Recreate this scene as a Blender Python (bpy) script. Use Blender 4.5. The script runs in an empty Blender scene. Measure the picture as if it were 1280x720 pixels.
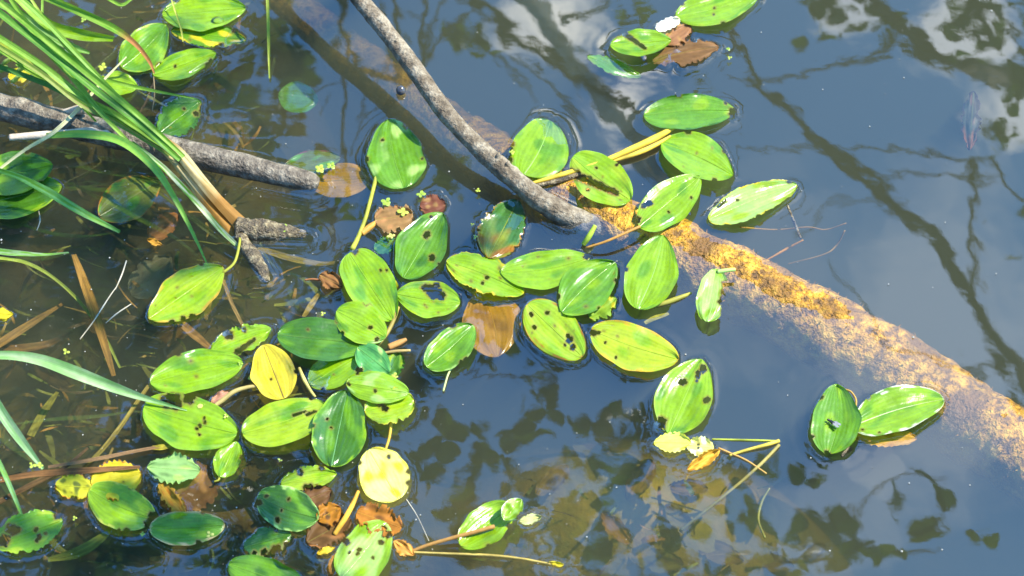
import bpy, math, random
import numpy as np
from mathutils import Vector

random.seed(7)
rng = np.random.default_rng(11)
SC = bpy.context.scene
COL = SC.collection

# ------------------------------------------------------------------ camera
DEP = math.radians(50.0)
DIST = 2.59
LENS = 85.0
K = 18.0 / LENS / 640.0
FWD = np.array([0, math.cos(DEP), -math.sin(DEP)])
UP = np.array([0, math.sin(DEP), math.cos(DEP)])
RT = np.array([1.0, 0, 0])
CAM = -FWD * DIST
cd = bpy.data.cameras.new('camera')
cam = bpy.data.objects.new('camera', cd)
COL.objects.link(cam)
cam.location = CAM
cam.rotation_euler = (math.radians(90) - DEP, 0, 0)
cd.lens = LENS
cd.sensor_width = 36.0
cd.clip_start = 0.05
cd.clip_end = 3000
cd.dof.use_dof = True
cd.dof.focus_distance = DIST
cd.dof.aperture_fstop = 8.0
SC.camera = cam

# ------------------------------------------------------------------ light
SUN_EL = math.radians(55)
SUN_AZ = math.radians(78)          # to the right of straight ahead (+Y)
wd = bpy.data.worlds.new('World')
SC.world = wd
wd.use_nodes = True
nt = wd.node_tree
nt.nodes.clear()
wo = nt.nodes.new('ShaderNodeOutputWorld')
bg = nt.nodes.new('ShaderNodeBackground')
sky = nt.nodes.new('ShaderNodeTexSky')
sky.sky_type = 'NISHITA'
sky.sun_disc = False
sky.sun_elevation = SUN_EL
sky.sun_rotation = SUN_AZ
sky.air_density = 1.0
sky.dust_density = 1.0
sky.ozone_density = 3.0
tint = nt.nodes.new('ShaderNodeMix'); tint.data_type = 'RGBA'; tint.blend_type = 'MULTIPLY'
tint.inputs['Factor'].default_value = 1.0
tint.inputs['B'].default_value = (.42, .98, 1.38, 1)
nt.links.new(sky.outputs['Color'], tint.inputs['A'])
tc = nt.nodes.new('ShaderNodeTexCoord')
no = nt.nodes.new('ShaderNodeTexNoise')
no.inputs['Scale'].default_value = 11.0
no.inputs['Detail'].default_value = 7
no.inputs['Roughness'].default_value = .6
nt.links.new(tc.outputs['Generated'], no.inputs['Vector'])


def sky_dir(x, y):
    """where in the sky a mirror-still patch of water at this pixel looks"""
    d = FWD + ((x - 640) * K) * RT + ((360 - y) * K) * UP
    d = d / np.linalg.norm(d)
    return (d[0], d[1], -d[2])


# clouds, the first ones added to whiten patches of mirrored water, the rest scattered: (direction, angular radius in degrees, thickness)
CLOUDS = [(sky_dir(690, 45), 1.0, .9), (sky_dir(765, 150), .8, .8), (sky_dir(1225, 35), 1.0, .6), (sky_dir(1275, 150), .9, .55), (sky_dir(1070, 0), .7, .5), (sky_dir(1190, 420), 3.4, .22), (sky_dir(980, 340), 2.2, .10), (sky_dir(1060, 640), 1.6, .12), (sky_dir(1110, 575), .6, .25)]
rc = np.random.default_rng(4)
for _ in range(16):
    a_, e_ = rc.uniform(0, 2 * math.pi), math.radians(rc.uniform(12, 80))
    if math.cos(a_) > .82 and e_ > .5: continue
    CLOUDS.append(((math.sin(a_) * math.cos(e_), math.cos(a_) * math.cos(e_), math.sin(e_)), rc.uniform(1.5, 5), rc.uniform(.3, .9)))
prev = None
for (dv, rad, thick) in CLOUDS:
    dp = nt.nodes.new('ShaderNodeVectorMath'); dp.operation = 'DOT_PRODUCT'
    dn = np.array(dv) / np.linalg.norm(dv)
    dp.inputs[1].default_value = dn.tolist()
    nt.links.new(tc.outputs['Generated'], dp.inputs[0])
    ac = nt.nodes.new('ShaderNodeMath'); ac.operation = 'ARCCOSINE'
    nt.links.new(dp.outputs['Value'], ac.inputs[0])
    nm = nt.nodes.new('ShaderNodeMath'); nm.operation = 'MULTIPLY_ADD'      # uneven rim
    nm.inputs[1].default_value = -math.radians(rad) * 3.2
    nt.links.new(no.outputs['Fac'], nm.inputs[0]); nt.links.new(ac.outputs[0], nm.inputs[2])
    mr = nt.nodes.new('ShaderNodeMapRange'); mr.interpolation_type = 'SMOOTHSTEP'
    mr.inputs[1].default_value = -math.radians(rad) * 1.2; mr.inputs[2].default_value = -math.radians(rad) * .3
    mr.inputs[3].default_value = thick; mr.inputs[4].default_value = 0
    nt.links.new(nm.outputs[0], mr.inputs[0])
    if prev is None:
        prev = mr.outputs[0]
    else:
        mxn = nt.nodes.new('ShaderNodeMath'); mxn.operation = 'MAXIMUM'
        nt.links.new(prev, mxn.inputs[0]); nt.links.new(mr.outputs[0], mxn.inputs[1])
        prev = mxn.outputs[0]
mx = nt.nodes.new('ShaderNodeMix')
mx.data_type = 'RGBA'
nt.links.new(prev, mx.inputs['Factor'])
nt.links.new(tint.outputs['Result'], mx.inputs['A'])
mx.inputs['B'].default_value = (13.0, 13.0, 12.8, 1)
nt.links.new(mx.outputs['Result'], bg.inputs['Color'])
bg.inputs['Strength'].default_value = 0.12
nt.links.new(bg.outputs['Background'], wo.inputs['Surface'])

sd = bpy.data.lights.new('sun', 'SUN')
sd.energy = 3.9
sd.angle = math.radians(0.5)
sd.color = (1.0, 0.94, 0.80)
sun = bpy.data.objects.new('sun', sd)
COL.objects.link(sun)
sv = Vector((math.sin(SUN_AZ) * math.cos(SUN_EL), math.cos(SUN_AZ) * math.cos(SUN_EL), math.sin(SUN_EL)))
sun.rotation_euler = sv.to_track_quat('Z', 'Y').to_euler()
sun.location = sv * 12

SC.render.engine = 'CYCLES'
SC.cycles.use_denoising = True
SC.cycles.max_bounces = 6
SC.cycles.transparent_max_bounces = 16
SC.cycles.volume_bounces = 0
SC.cycles.glossy_bounces = 3
SC.cycles.caustics_reflective = False
SC.cycles.caustics_refractive = False
SC.view_settings.view_transform = 'Standard'
SC.view_settings.look = 'None'
SC.view_settings.gamma = 1.0
SC.view_settings.use_curve_mapping = False
SC.view_settings.exposure = 1.7


# ------------------------------------------------------------------ places
def at(x, y, z=0.0):
    """photograph pixel(s) -> world point(s) on the level z"""
    x = np.asarray(x, float); y = np.asarray(y, float); z = np.asarray(z, float)
    d = FWD + ((x - 640) * K)[..., None] * RT + ((360 - y) * K)[..., None] * UP
    t = (z - CAM[2]) / d[..., 2]
    return CAM + d * t[..., None]


def mirrored(x, y, Y):
    """the point at depth Y whose mirror image in still water lies at a pixel"""
    d = FWD + ((x - 640) * K) * RT + ((360 - y) * K) * UP
    p = CAM + d * (-CAM[2] / d[2])
    r = np.array([d[0], d[1], -d[2]])
    return p + r * ((Y - p[1]) / r[1])


PX = DIST * K                        # metres per pixel at the centre


def make_noise(seed, n=14, f=1.0):
    r = np.random.default_rng(seed)
    a = r.uniform(0, 2 * np.pi, n); k = f * r.uniform(.5, 2.2, n); ph = r.uniform(0, 6.28, n)
    def fn(x, y):
        s = 0
        for i in range(n):
            s = s + np.sin((x * np.cos(a[i]) + y * np.sin(a[i])) * k[i] + ph[i])
        return s / math.sqrt(n / 2) / 1.6
    return fn


# ------------------------------------------------------------------ materials
def mat_new(name):
    m = bpy.data.materials.new(name)
    m.use_nodes = True
    m.node_tree.nodes.clear()
    return m, m.node_tree.nodes, m.node_tree.links


def mat_leaf(name, rough, transl, veins, bump, spec=.5):
    m, n, l = mat_new(name)
    out = n.new('ShaderNodeOutputMaterial')
    pr = n.new('ShaderNodeBsdfPrincipled')
    at_ = n.new('ShaderNodeAttribute'); at_.attribute_name = 'Col'
    uv = n.new('ShaderNodeUVMap'); uv.uv_map = 'UVMap'
    sp = n.new('ShaderNodeSeparateXYZ')
    l.new(uv.outputs['UV'], sp.inputs['Vector'])
    m1 = n.new('ShaderNodeMath'); m1.operation = 'MULTIPLY'; m1.inputs[1].default_value = 6.2832 * veins
    l.new(sp.outputs['Y'], m1.inputs[0])
    tc = n.new('ShaderNodeTexCoord')
    nz = n.new('ShaderNodeTexNoise'); nz.inputs['Scale'].default_value = 55; nz.inputs['Detail'].default_value = 4
    l.new(tc.outputs['Object'], nz.inputs['Vector'])
    ad = n.new('ShaderNodeMath'); ad.operation = 'MULTIPLY_ADD'; ad.inputs[1].default_value = 1.3
    l.new(nz.outputs['Fac'], ad.inputs[0]); l.new(m1.outputs[0], ad.inputs[2])
    sn = n.new('ShaderNodeMath'); sn.operation = 'SINE'
    l.new(ad.outputs[0], sn.inputs[0])
    # colour: veins slightly paler, mottling
    nz2 = n.new('ShaderNodeTexNoise'); nz2.inputs['Scale'].default_value = 160; nz2.inputs['Detail'].default_value = 5
    l.new(tc.outputs['Object'], nz2.inputs['Vector'])
    mr = n.new('ShaderNodeMapRange'); mr.inputs[1].default_value = .3; mr.inputs[2].default_value = .7
    mr.inputs[3].default_value = .90; mr.inputs[4].default_value = 1.10
    l.new(nz2.outputs['Fac'], mr.inputs[0])
    mv = n.new('ShaderNodeMath'); mv.operation = 'MULTIPLY_ADD'; mv.inputs[1].default_value = .042
    l.new(sn.outputs[0], mv.inputs[0]); l.new(mr.outputs[0], mv.inputs[2])
    vm = n.new('ShaderNodeVectorMath'); vm.operation = 'SCALE'
    l.new(at_.outputs['Color'], vm.inputs[0]); l.new(mv.outputs[0], vm.inputs['Scale'])
    l.new(vm.outputs['Vector'], pr.inputs['Base Color'])
    pr.inputs['Roughness'].default_value = rough
    pr.inputs['Specular IOR Level'].default_value = spec
    mrr = n.new('ShaderNodeMapRange'); mrr.inputs[1].default_value = .35; mrr.inputs[2].default_value = .7
    mrr.inputs[3].default_value = rough - .1; mrr.inputs[4].default_value = rough + .18
    l.new(nz.outputs['Fac'], mrr.inputs[0]); l.new(mrr.outputs[0], pr.inputs['Roughness'])
    hb = n.new('ShaderNodeMath'); hb.operation = 'MULTIPLY_ADD'; hb.inputs[1].default_value = .12
    l.new(sn.outputs[0], hb.inputs[0]); l.new(nz2.outputs['Fac'], hb.inputs[2])
    bp = n.new('ShaderNodeBump'); bp.inputs['Strength'].default_value = bump; bp.inputs['Distance'].default_value = .0006
    l.new(hb.outputs[0], bp.inputs['Height']); l.new(bp.outputs['Normal'], pr.inputs['Normal'])
    tr = n.new('ShaderNodeBsdfTranslucent')
    vt = n.new('ShaderNodeVectorMath'); vt.operation = 'MULTIPLY'; vt.inputs[1].default_value = (1.35, 1.35, .7)
    l.new(vm.outputs['Vector'], vt.inputs[0]); l.new(vt.outputs['Vector'], tr.inputs['Color'])
    ms = n.new('ShaderNodeMixShader'); ms.inputs[0].default_value = transl
    l.new(pr.outputs[0], ms.inputs[1]); l.new(tr.outputs[0], ms.inputs[2])
    l.new(ms.outputs[0], out.inputs['Surface'])
    return m


def mat_noise(name, cols, scale, rough=.7, bump=.6, dist=.003, detail=8, spec=.4, stretch=None, wet=None):
    """several colours through a noise ramp, with relief"""
    m, n, l = mat_new(name)
    out = n.new('ShaderNodeOutputMaterial')
    pr = n.new('ShaderNodeBsdfPrincipled')
    tc = n.new('ShaderNodeTexCoord'); mp = n.new('ShaderNodeMapping')
    if stretch: mp.inputs['Scale'].default_value = stretch
    l.new(tc.outputs['Object'], mp.inputs['Vector'])
    nz = n.new('ShaderNodeTexNoise'); nz.inputs['Scale'].default_value = scale
    nz.inputs['Detail'].default_value = detail; nz.inputs['Roughness'].default_value = .65
    l.new(mp.outputs['Vector'], nz.inputs['Vector'])
    cr = n.new('ShaderNodeValToRGB')
    e = cr.color_ramp.elements
    while len(e) < len(cols): e.new(.5)
    for i, (p, c) in enumerate(cols):
        e[i].position = p; e[i].color = (*c, 1)
    l.new(nz.outputs['Fac'], cr.inputs['Fac'])
    l.new(cr.outputs['Color'], pr.inputs['Base Color'])
    pr.inputs['Roughness'].default_value = rough
    pr.inputs['Specular IOR Level'].default_value = spec
    nz2 = n.new('ShaderNodeTexNoise'); nz2.inputs['Scale'].default_value = scale * 3.1; nz2.inputs['Detail'].default_value = 8
    l.new(mp.outputs['Vector'], nz2.inputs['Vector'])
    ad = n.new('ShaderNodeMath'); ad.operation = 'ADD'
    l.new(nz.outputs['Fac'], ad.inputs[0]); l.new(nz2.outputs['Fac'], ad.inputs[1])
    bp = n.new('ShaderNodeBump'); bp.inputs['Strength'].default_value = bump; bp.inputs['Distance'].default_value = dist
    l.new(ad.outputs[0], bp.inputs['Height']); l.new(bp.outputs['Normal'], pr.inputs['Normal'])
    l.new(pr.outputs[0], out.inputs['Surface'])
    return m


M_LEAF = mat_leaf('pond_leaf', .25, .32, 11, .8, .62)
M_DULL = mat_leaf('dead_leaf', .55, .30, 6, .9, .2)
M_GRASS = mat_leaf('grass_blade', .42, .34, 7, .5, .25)
M_FOLIAGE = mat_leaf('tree_foliage', .4, .35, 4, .3, .4)
M_BARK = mat_noise('grey_bark', [(.28, (.05, .036, .02)), (.42, (.12, .088, .052)), (.52, (.18, .14, .09)), (.64, (.30, .25, .17)), (.8, (.16, .07, .045))], 90, .85, .9, .004)
M_WETBARK = mat_noise('wet_bark', [(.28, (.03, .023, .014)), (.42, (.085, .064, .04)), (.54, (.15, .12, .08)), (.66, (.26, .22, .155)), (.8, (.12, .07, .04))], 80, .5, .9, .004)
M_PALEWOOD = mat_noise('pale_wood', [(.3, (.20, .14, .09)), (.5, (.40, .32, .23)), (.7, (.52, .44, .34))], 45, .7, .6, .002)
def mat_log():
    m = mat_noise('algae_log', [(.28, (.05, .026, .010)), (.42, (.20, .095, .016)), (.52, (.50, .235, .012)), (.62, (.66, .37, .035)), (.76, (.20, .085, .02))], 85, .42, 1.0, .006, 10, .4)
    n, l = m.node_tree.nodes, m.node_tree.links
    pr = [x for x in n if x.type == 'BSDF_PRINCIPLED'][0]
    src = pr.inputs['Base Color'].links[0].from_socket
    tc = [x for x in n if x.type == 'TEX_COORD'][0]
    nz = n.new('ShaderNodeTexNoise'); nz.inputs['Scale'].default_value = 16; nz.inputs['Detail'].default_value = 6
    l.new(tc.outputs['Object'], nz.inputs['Vector'])
    mr = n.new('ShaderNodeMapRange'); mr.inputs[1].default_value = .50; mr.inputs[2].default_value = .66
    l.new(nz.outputs['Fac'], mr.inputs[0])
    mx = n.new('ShaderNodeMix'); mx.data_type = 'RGBA'
    l.new(mr.outputs[0], mx.inputs['Factor']); l.new(src, mx.inputs['A'])
    mx.inputs['B'].default_value = (.17, .078, .014, 1)
    l.new(mx.outputs['Result'], pr.inputs['Base Color'])
    return m


M_LOG = mat_log()
M_ROOT = mat_noise('wet_root', [(.3, (.025, .02, .014)), (.5, (.12, .085, .04)), (.68, (.38, .30, .16))], 130, .4, 1.0, .005, 8, .5)
M_TRUNK = mat_noise('dark_bark', [(.3, (.02, .016, .012)), (.5, (.055, .045, .032)), (.7, (.10, .085, .055))], 14, .85, .9, .02)
M_BIRCH = mat_noise('pale_bark', [(.33, (.06, .05, .04)), (.45, (.42, .40, .36)), (.62, (.68, .66, .60)), (.8, (.25, .23, .2))], 7, .8, .6, .01, stretch=(1, 1, 2.2))
M_BANK = mat_noise('bank_earth', [(.3, (.03, .03, .012)), (.5, (.06, .075, .02)), (.7, (.09, .12, .03))], 5, .95, .9, .05)
M_BLACK = mat_noise('dark_insect', [(.3, (.006, .006, .007)), (.7, (.03, .028, .026))], 400, .35, .3, .0005)
M_WING = mat_noise('insect_wing', [(.3, (.10, .10, .10)), (.7, (.22, .22, .22))], 300, .3, .2, .0003)
M_SPECK = mat_noise('pale_speck', [(.3, (.20, .19, .15)), (.7, (.42, .40, .34))], 200, .6, .2, .0005)
M_BEAD = mat_noise('dark_bead', [(.35, (.015, .015, .017)), (.7, (.09, .085, .085))], 90, .18, .2, .001, spec=.7)


def mat_drop():
    m, n, l = mat_new('water_drop')
    out = n.new('ShaderNodeOutputMaterial')
    g = n.new('ShaderNodeBsdfGlossy'); g.inputs['Roughness'].default_value = .03
    t = n.new('ShaderNodeBsdfTransparent')
    f = n.new('ShaderNodeFresnel'); f.inputs['IOR'].default_value = 1.45
    ms = n.new('ShaderNodeMixShader')
    l.new(f.outputs[0], ms.inputs[0]); l.new(t.outputs[0], ms.inputs[1]); l.new(g.outputs[0], ms.inputs[2])
    l.new(ms.outputs[0], out.inputs['Surface'])
    return m


WATER_IOR = 2.12


def mat_water():
    m, n, l = mat_new('pond_water')
    out = n.new('ShaderNodeOutputMaterial')
    g = n.new('ShaderNodeBsdfGlossy'); g.inputs['Roughness'].default_value = 0.0
    t = n.new('ShaderNodeBsdfTransparent')
    f = n.new('ShaderNodeFresnel')
    ge = n.new('ShaderNodeNewGeometry')              # the same mirror strength from below as from above
    io = n.new('ShaderNodeMapRange'); io.inputs[3].default_value = WATER_IOR; io.inputs[4].default_value = 1 / WATER_IOR
    l.new(ge.outputs['Backfacing'], io.inputs[0]); l.new(io.outputs[0], f.inputs['IOR'])
    tc = n.new('ShaderNodeTexCoord')
    nz = n.new('ShaderNodeTexNoise'); nz.inputs['Scale'].default_value = 26; nz.inputs['Detail'].default_value = 3
    l.new(tc.outputs['Object'], nz.inputs['Vector'])
    bp = n.new('ShaderNodeBump'); bp.inputs['Strength'].default_value = .035; bp.inputs['Distance'].default_value = .001
    l.new(nz.outputs['Fac'], bp.inputs['Height'])
    l.new(bp.outputs['Normal'], g.inputs['Normal']); l.new(bp.outputs['Normal'], f.inputs['Normal'])
    ms = n.new('ShaderNodeMixShader')
    l.new(f.outputs[0], ms.inputs[0]); l.new(t.outputs[0], ms.inputs[1]); l.new(g.outputs[0], ms.inputs[2])
    l.new(ms.outputs[0], out.inputs['Surface'])
    vs = n.new('ShaderNodeVolumeScatter')
    vs.inputs['Color'].default_value = (.92, 1.0, .70, 1); vs.inputs['Density'].default_value = 1.75
    vs.inputs['Anisotropy'].default_value = .1
    va = n.new('ShaderNodeVolumeAbsorption')
    va.inputs['Color'].default_value = (.36, .37, .10, 1); va.inputs['Density'].default_value = 9.0
    ad = n.new('ShaderNodeAddShader')
    l.new(vs.outputs[0], ad.inputs[0]); l.new(va.outputs[0], ad.inputs[1])
    l.new(ad.outputs[0], out.inputs['Volume'])
    return m


M_WATER = mat_water()
M_DROP = mat_drop()


# ------------------------------------------------------------------ building blocks
def mesh_obj(name, V, F, mat, parent=None, col=None, uv=None, smooth=True, origin=None):
    V = np.asarray(V, float)
    if origin is not None: V = V - np.asarray(origin)
    me = bpy.data.meshes.new(name)
    me.from_pydata(V.tolist(), [], [tuple(map(int, f)) for f in F])
    if smooth: me.polygons.foreach_set('use_smooth', [True] * len(me.polygons))
    if col is not None:
        a = me.attributes.new('Col', 'FLOAT_COLOR', 'POINT')
        c = np.ones((len(V), 4)); c[:, :3] = np.clip(col, 0, 1)
        a.data.foreach_set('color', c.ravel())
    if uv is not None:
        u = me.uv_layers.new(name='UVMap')
        li = np.empty(len(me.loops), int); me.loops.foreach_get('vertex_index', li)
        u.data.foreach_set('uv', np.asarray(uv)[li].ravel())
    me.materials.append(mat)
    me.update()
    o = bpy.data.objects.new(name, me)
    COL.objects.link(o)
    if parent is not None: o.parent = parent
    return o


def tag(o, label, cat, group=None, kind=None):
    if label: o['label'] = label
    if cat: o['category'] = cat
    if group: o['group'] = group
    if kind: o['kind'] = kind
    return o


def thing(name, label, cat, loc, group=None):
    o = bpy.data.objects.new(name, None)
    COL.objects.link(o)
    o.empty_display_size = .02
    o.location = loc
    return tag(o, label, cat, group)


def spline(P, n):
    """Catmull-Rom through rows of P, n samples"""
    P = np.asarray(P, float)
    if len(P) == 2:
        t = np.linspace(0, 1, n)[:, None]
        return P[0] * (1 - t) + P[1] * t
    Q = np.vstack([2 * P[0] - P[1], P, 2 * P[-1] - P[-2]])
    d = np.r_[0, np.cumsum(np.linalg.norm(np.diff(P[:, :2], axis=0), axis=1) + 1e-9)]
    ts = np.interp(np.linspace(0, d[-1], n), d, np.arange(len(P)))
    i = np.minimum(ts.astype(int), len(P) - 2); u = (ts - i)[:, None]
    a, b, c, e = Q[i], Q[i + 1], Q[i + 2], Q[i + 3]
    return .5 * (2 * b + (c - a) * u + (2 * a - 5 * b + 4 * c - e) * u * u + (-a + 3 * b - 3 * c + e) * u ** 3)


def tube_mesh(C, R, ring=12, rough=0.0, seed=0, lump=None, freq=60):
    C = np.asarray(C, float); R = np.asarray(R, float); n = len(C)
    T = np.gradient(C, axis=0); T /= np.linalg.norm(T, axis=1)[:, None] + 1e-12
    ref = np.array([0, 0, 1.0]) if abs(T[:, 2]).mean() < .85 else np.array([1.0, 0, 0])
    A = np.cross(T, ref); A /= np.linalg.norm(A, axis=1)[:, None]
    B = np.cross(A, T)
    th = np.linspace(0, 2 * np.pi, ring, endpoint=False)
    s = np.r_[0, np.cumsum(np.linalg.norm(np.diff(C, axis=0), axis=1))]
    rr = np.repeat(R[:, None], ring, 1)
    if rough:
        f1 = make_noise(seed, 16, freq); f2 = make_noise(seed + 1, 16, freq * 3)
        X = s[:, None] + 0 * th[None]
        rm = R.mean()
        cx = rm * np.cos(th)[None] + 0 * X; cy = rm * np.sin(th)[None] + 0 * X
        rr = rr * (1 + rough * (f1(X + .7 * cy, cx) * .7 + f2(X - .5 * cx, cy) * .4))
    if lump is not None:
        for (sc, amp, wid, ta) in lump:
            rr = rr * (1 + amp * np.exp(-((s[:, None] / s[-1] - sc) / wid) ** 2) * np.clip(np.cos(th[None] - ta), 0, 1) ** 3)
    V = C[:, None] + rr[..., None] * (np.cos(th)[None, :, None] * A[:, None] + np.sin(th)[None, :, None] * B[:, None])
    V = V.reshape(-1, 3)
    F = []
    for i in range(n - 1):
        for j in range(ring):
            k = (j + 1) % ring
            F.append((i * ring + j, i * ring + k, (i + 1) * ring + k, (i + 1) * ring + j))
    V = np.vstack([V, C[0] - T[0] * R[0] * .25, C[-1] + T[-1] * R[-1] * .25])
    a, b = len(V) - 2, len(V) - 1
    for j in range(ring):
        k = (j + 1) % ring
        F.append((a, k, j)); F.append((b, (n - 1) * ring + j, (n - 1) * ring + k))
    return V, F


def px_tube(pts, n=40):
    """rows (px, py, z, width in px) -> centre line, radii"""
    S = spline(pts, n)
    C = at(S[:, 0], S[:, 1], S[:, 2])
    depth = (C - CAM) @ FWD
    return C, np.maximum(S[:, 3], .3) / 2 * K * depth


# pigments
BR = (.185, .325, .006); MID = (.098, .230, .008); DK = (.044, .128, .009); YG = (.25, .36, .012)
YE = (.50, .40, .018); PY = (.66, .60, .15); BRN = (.105, .050, .012); OR = (.32, .125, .008)
PALE = (.30, .47, .10); OLV = (.11, .13, .015); TAN = (.25, .135, .045); RED = (.14, .045, .022); WHT = (.72, .68, .52)
LEAF_OUTLINES = []


def leaf_blade(name, P0, P1, w, c1, c2=None, c3=None, seed=0, z0=1.5, zb=0, zt=0, roll=0, cup=1.5, arch=0, wave=1.5,
               p=.92, q=.62, bend=0, holes=(), serr=0, ragged=0, blot=.25, edge=.12, spots=0, parent=None, mat=None,
               origin=None, tipc=None, nu=56, nv=28, fold=0, sub=False, curl=0, split_c=None):
    """a leaf blade from base pixel P0 to tip pixel P1; heights in mm"""
    P0 = np.array(P0, float); P1 = np.array(P1, float)
    ax = P1 - P0; L = np.linalg.norm(ax); ax /= L; pp = np.array([-ax[1], ax[0]])
    t = np.linspace(0, 1, nu + 1); s = np.linspace(-1, 1, nv + 1)
    T, S = np.meshgrid(t, s, indexing='ij')
    te = .004 + .992 * T
    hw = w / 2 * np.sin(np.pi * te ** p) ** q
    n1 = make_noise(seed * 3 + 1, 10, 9.0); n2 = make_noise(seed * 3 + 2, 14, 7.0); n3 = make_noise(seed * 3 + 5, 18, 22.0)
    asym = 1 + .05 * np.sin(seed * 1.7 + S * 1.5)
    en = 1 + .045 * n1(T * 1.3, np.sign(S) * 3) * np.abs(S)
    if serr:
        tri = np.abs(((T * serr) % 1) - .5) * 2
        en = en * (1 - .16 * tri * np.abs(S) ** 6)
    if ragged:
        en = en * (1 - ragged * np.clip(n3(T * 1.2, np.sign(S) * 5 + 0 * T), 0, 1) * np.abs(S) ** 4) * (1 - .45 * ragged * np.clip(n3(T * 4.1, np.sign(S) * 9 + 0 * T), -.3, 1) * np.abs(S) ** 5)
    off = hw * S * asym * en
    cx = P0[0] + ax[0] * L * T + pp[0] * (off + bend * np.sin(np.pi * T))
    cy = P0[1] + ax[1] * L * T + pp[1] * (off + bend * np.sin(np.pi * T))
    z = z0 + zb * (1 - T) ** 2 + zt * T ** 2 + roll * S + cup * np.abs(S) ** 1.6 * np.sin(np.pi * te) + arch * np.sin(np.pi * T) \
        + wave * n2(T * 1.1, S * .7) * (.25 + .75 * np.abs(S))
    z = z + fold * np.clip(S, 0, 1) ** 1.3
    ru = np.random.default_rng(seed + 4000)
    if not sub and seed < 70:
        for _ in range(2):                           # part of the rim curls up or dips
            sg, tc0, wd0, am = ru.choice((-1, 1)), ru.uniform(.15, .85), ru.uniform(.10, .25), ru.choice((4.0, 3.0, -2.2))
            z = z + am * np.exp(-((T - tc0) / wd0) ** 2) * np.clip(S * sg, 0, 1) ** 2.5
        if len(holes) < 3:                           # nibbled rim
            for _ in range(ru.integers(1, 4)):
                k_ = (int(ru.uniform(.1, .9) * nu), ru.choice((0, nv)))
                holes = list(holes) + [(cx[k_], cy[k_], ru.uniform(1.6, 3.6))]
    if curl: z = z + curl * np.clip((T - .72) / .28, 0, 1) ** 2
    z = z * .001
    # holes and bites
    ins = np.zeros(T.shape, bool); rim = np.zeros(T.shape)
    qx, qy = cx.copy(), cy.copy()
    for i, (hx, hy, hr) in enumerate(holes):
        dx, dy = cx - hx, cy - hy
        d = np.hypot(dx, dy) + 1e-6; a = np.arctan2(dy, dx)
        rr = hr * (1 + .16 * np.sin(2 * a + i + seed) + .12 * np.sin(5 * a + 2 * i) + .06 * np.sin(9 * a))
        m = d < rr
        ins |= m
        rim = np.maximum(rim, np.clip(1 - (d - rr) / (1.8 + .5 * hr), 0, 1))
        qx = np.where(m, hx + dx / d * rr, qx); qy = np.where(m, hy + dy / d * rr, qy)
    mcx = (cx[:-1, :-1] + cx[1:, :-1] + cx[:-1, 1:] + cx[1:, 1:]) / 4; mcy = (cy[:-1, :-1] + cy[1:, :-1] + cy[:-1, 1:] + cy[1:, 1:]) / 4
    gone = np.zeros(mcx.shape, bool)
    for i, (hx, hy, hr) in enumerate(holes):
        a = np.arctan2(mcy - hy, mcx - hx)
        gone |= np.hypot(mcx - hx, mcy - hy) < hr * (1 + .16 * np.sin(2 * a + i + seed) + .12 * np.sin(5 * a + 2 * i) + .06 * np.sin(9 * a))
    keep = []
    W = nv + 1
    for i in range(nu):
        for j in range(nv):
            if not gone[i, j]:
                keep.append((i * W + j, i * W + j + 1, (i + 1) * W + j + 1, (i + 1) * W + j))
    V = at(qx.ravel(), qy.ravel(), z.ravel())
    # pigment
    c1 = np.array(c1, float)
    C = np.repeat(c1[None], T.size, 0).reshape(T.shape + (3,))
    nb = make_noise(seed * 3 + 9, 16, 6.0)
    if c2 is not None:
        f = np.clip((nb(T * 1.6, S * .8) - (1 - 2 * blot) * .8) * 1.6 + .15, 0, 1)[..., None]
        C = C * (1 - f) + np.array(c2) * f
    if split_c is not None:                        # the outer half turned colour
        c, tt, wd_ = split_c
        f = np.clip((T - tt + .12 * nb(T, S)) / wd_, 0, 1)[..., None]
        C = C * (1 - f) + np.array(c) * f
    if c3 is not None:
        ed = np.maximum(np.abs(S), np.abs(2 * T - 1) ** 3)
        f = np.clip((ed - (1 - edge) + .10 * n3(T, S)) / (edge * .8), 0, 1)[..., None]
        C = C * (1 - f) + np.array(c3) * f
    rs = np.random.default_rng(seed + 900)
    for _ in range(spots):
        st, ss, sr = rs.uniform(.1, .9), rs.uniform(-.8, .8), rs.uniform(.006, .022)
        dd_ = np.hypot(T - st, (S - ss) * w / L / 2) / sr
        f = np.clip(2.4 - dd_, 0, 1)[..., None] * .5
        C = C * (1 - f) + np.array((.24, .22, .012)) * f
        f = np.clip(1.3 - dd_, 0, 1)[..., None] * .85
        C = C * (1 - f) + np.array((.075, .036, .010)) * f
    f = (np.clip(rim * 1.6, 0, 1) * .45)[..., None]
    C = C * (1 - f) + np.array((.27, .23, .02)) * f
    f = (np.clip(rim * 2 - 1, 0, 1) * .85)[..., None]
    C = C * (1 - f) + np.array((.10, .055, .012)) * f
    C *= (1 + .10 * nb(T * 2.2, S * 2.2))[..., None]
    uv = np.stack([T.ravel(), (S.ravel() + 1) / 2], 1)
    o = mesh_obj(name, V, keep, mat or M_LEAF, parent, C.reshape(-1, 3), uv, origin=origin)
    if not sub and z0 < 6:
        ring = np.concatenate([V.reshape(nu + 1, nv + 1, 3)[:, 0], V.reshape(nu + 1, nv + 1, 3)[::-1, -1]])
        LEAF_OUTLINES.append((ring[:, :2].copy(), ring[:, 2].copy()))
    return o, (qx, qy, z, ins)


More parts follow.
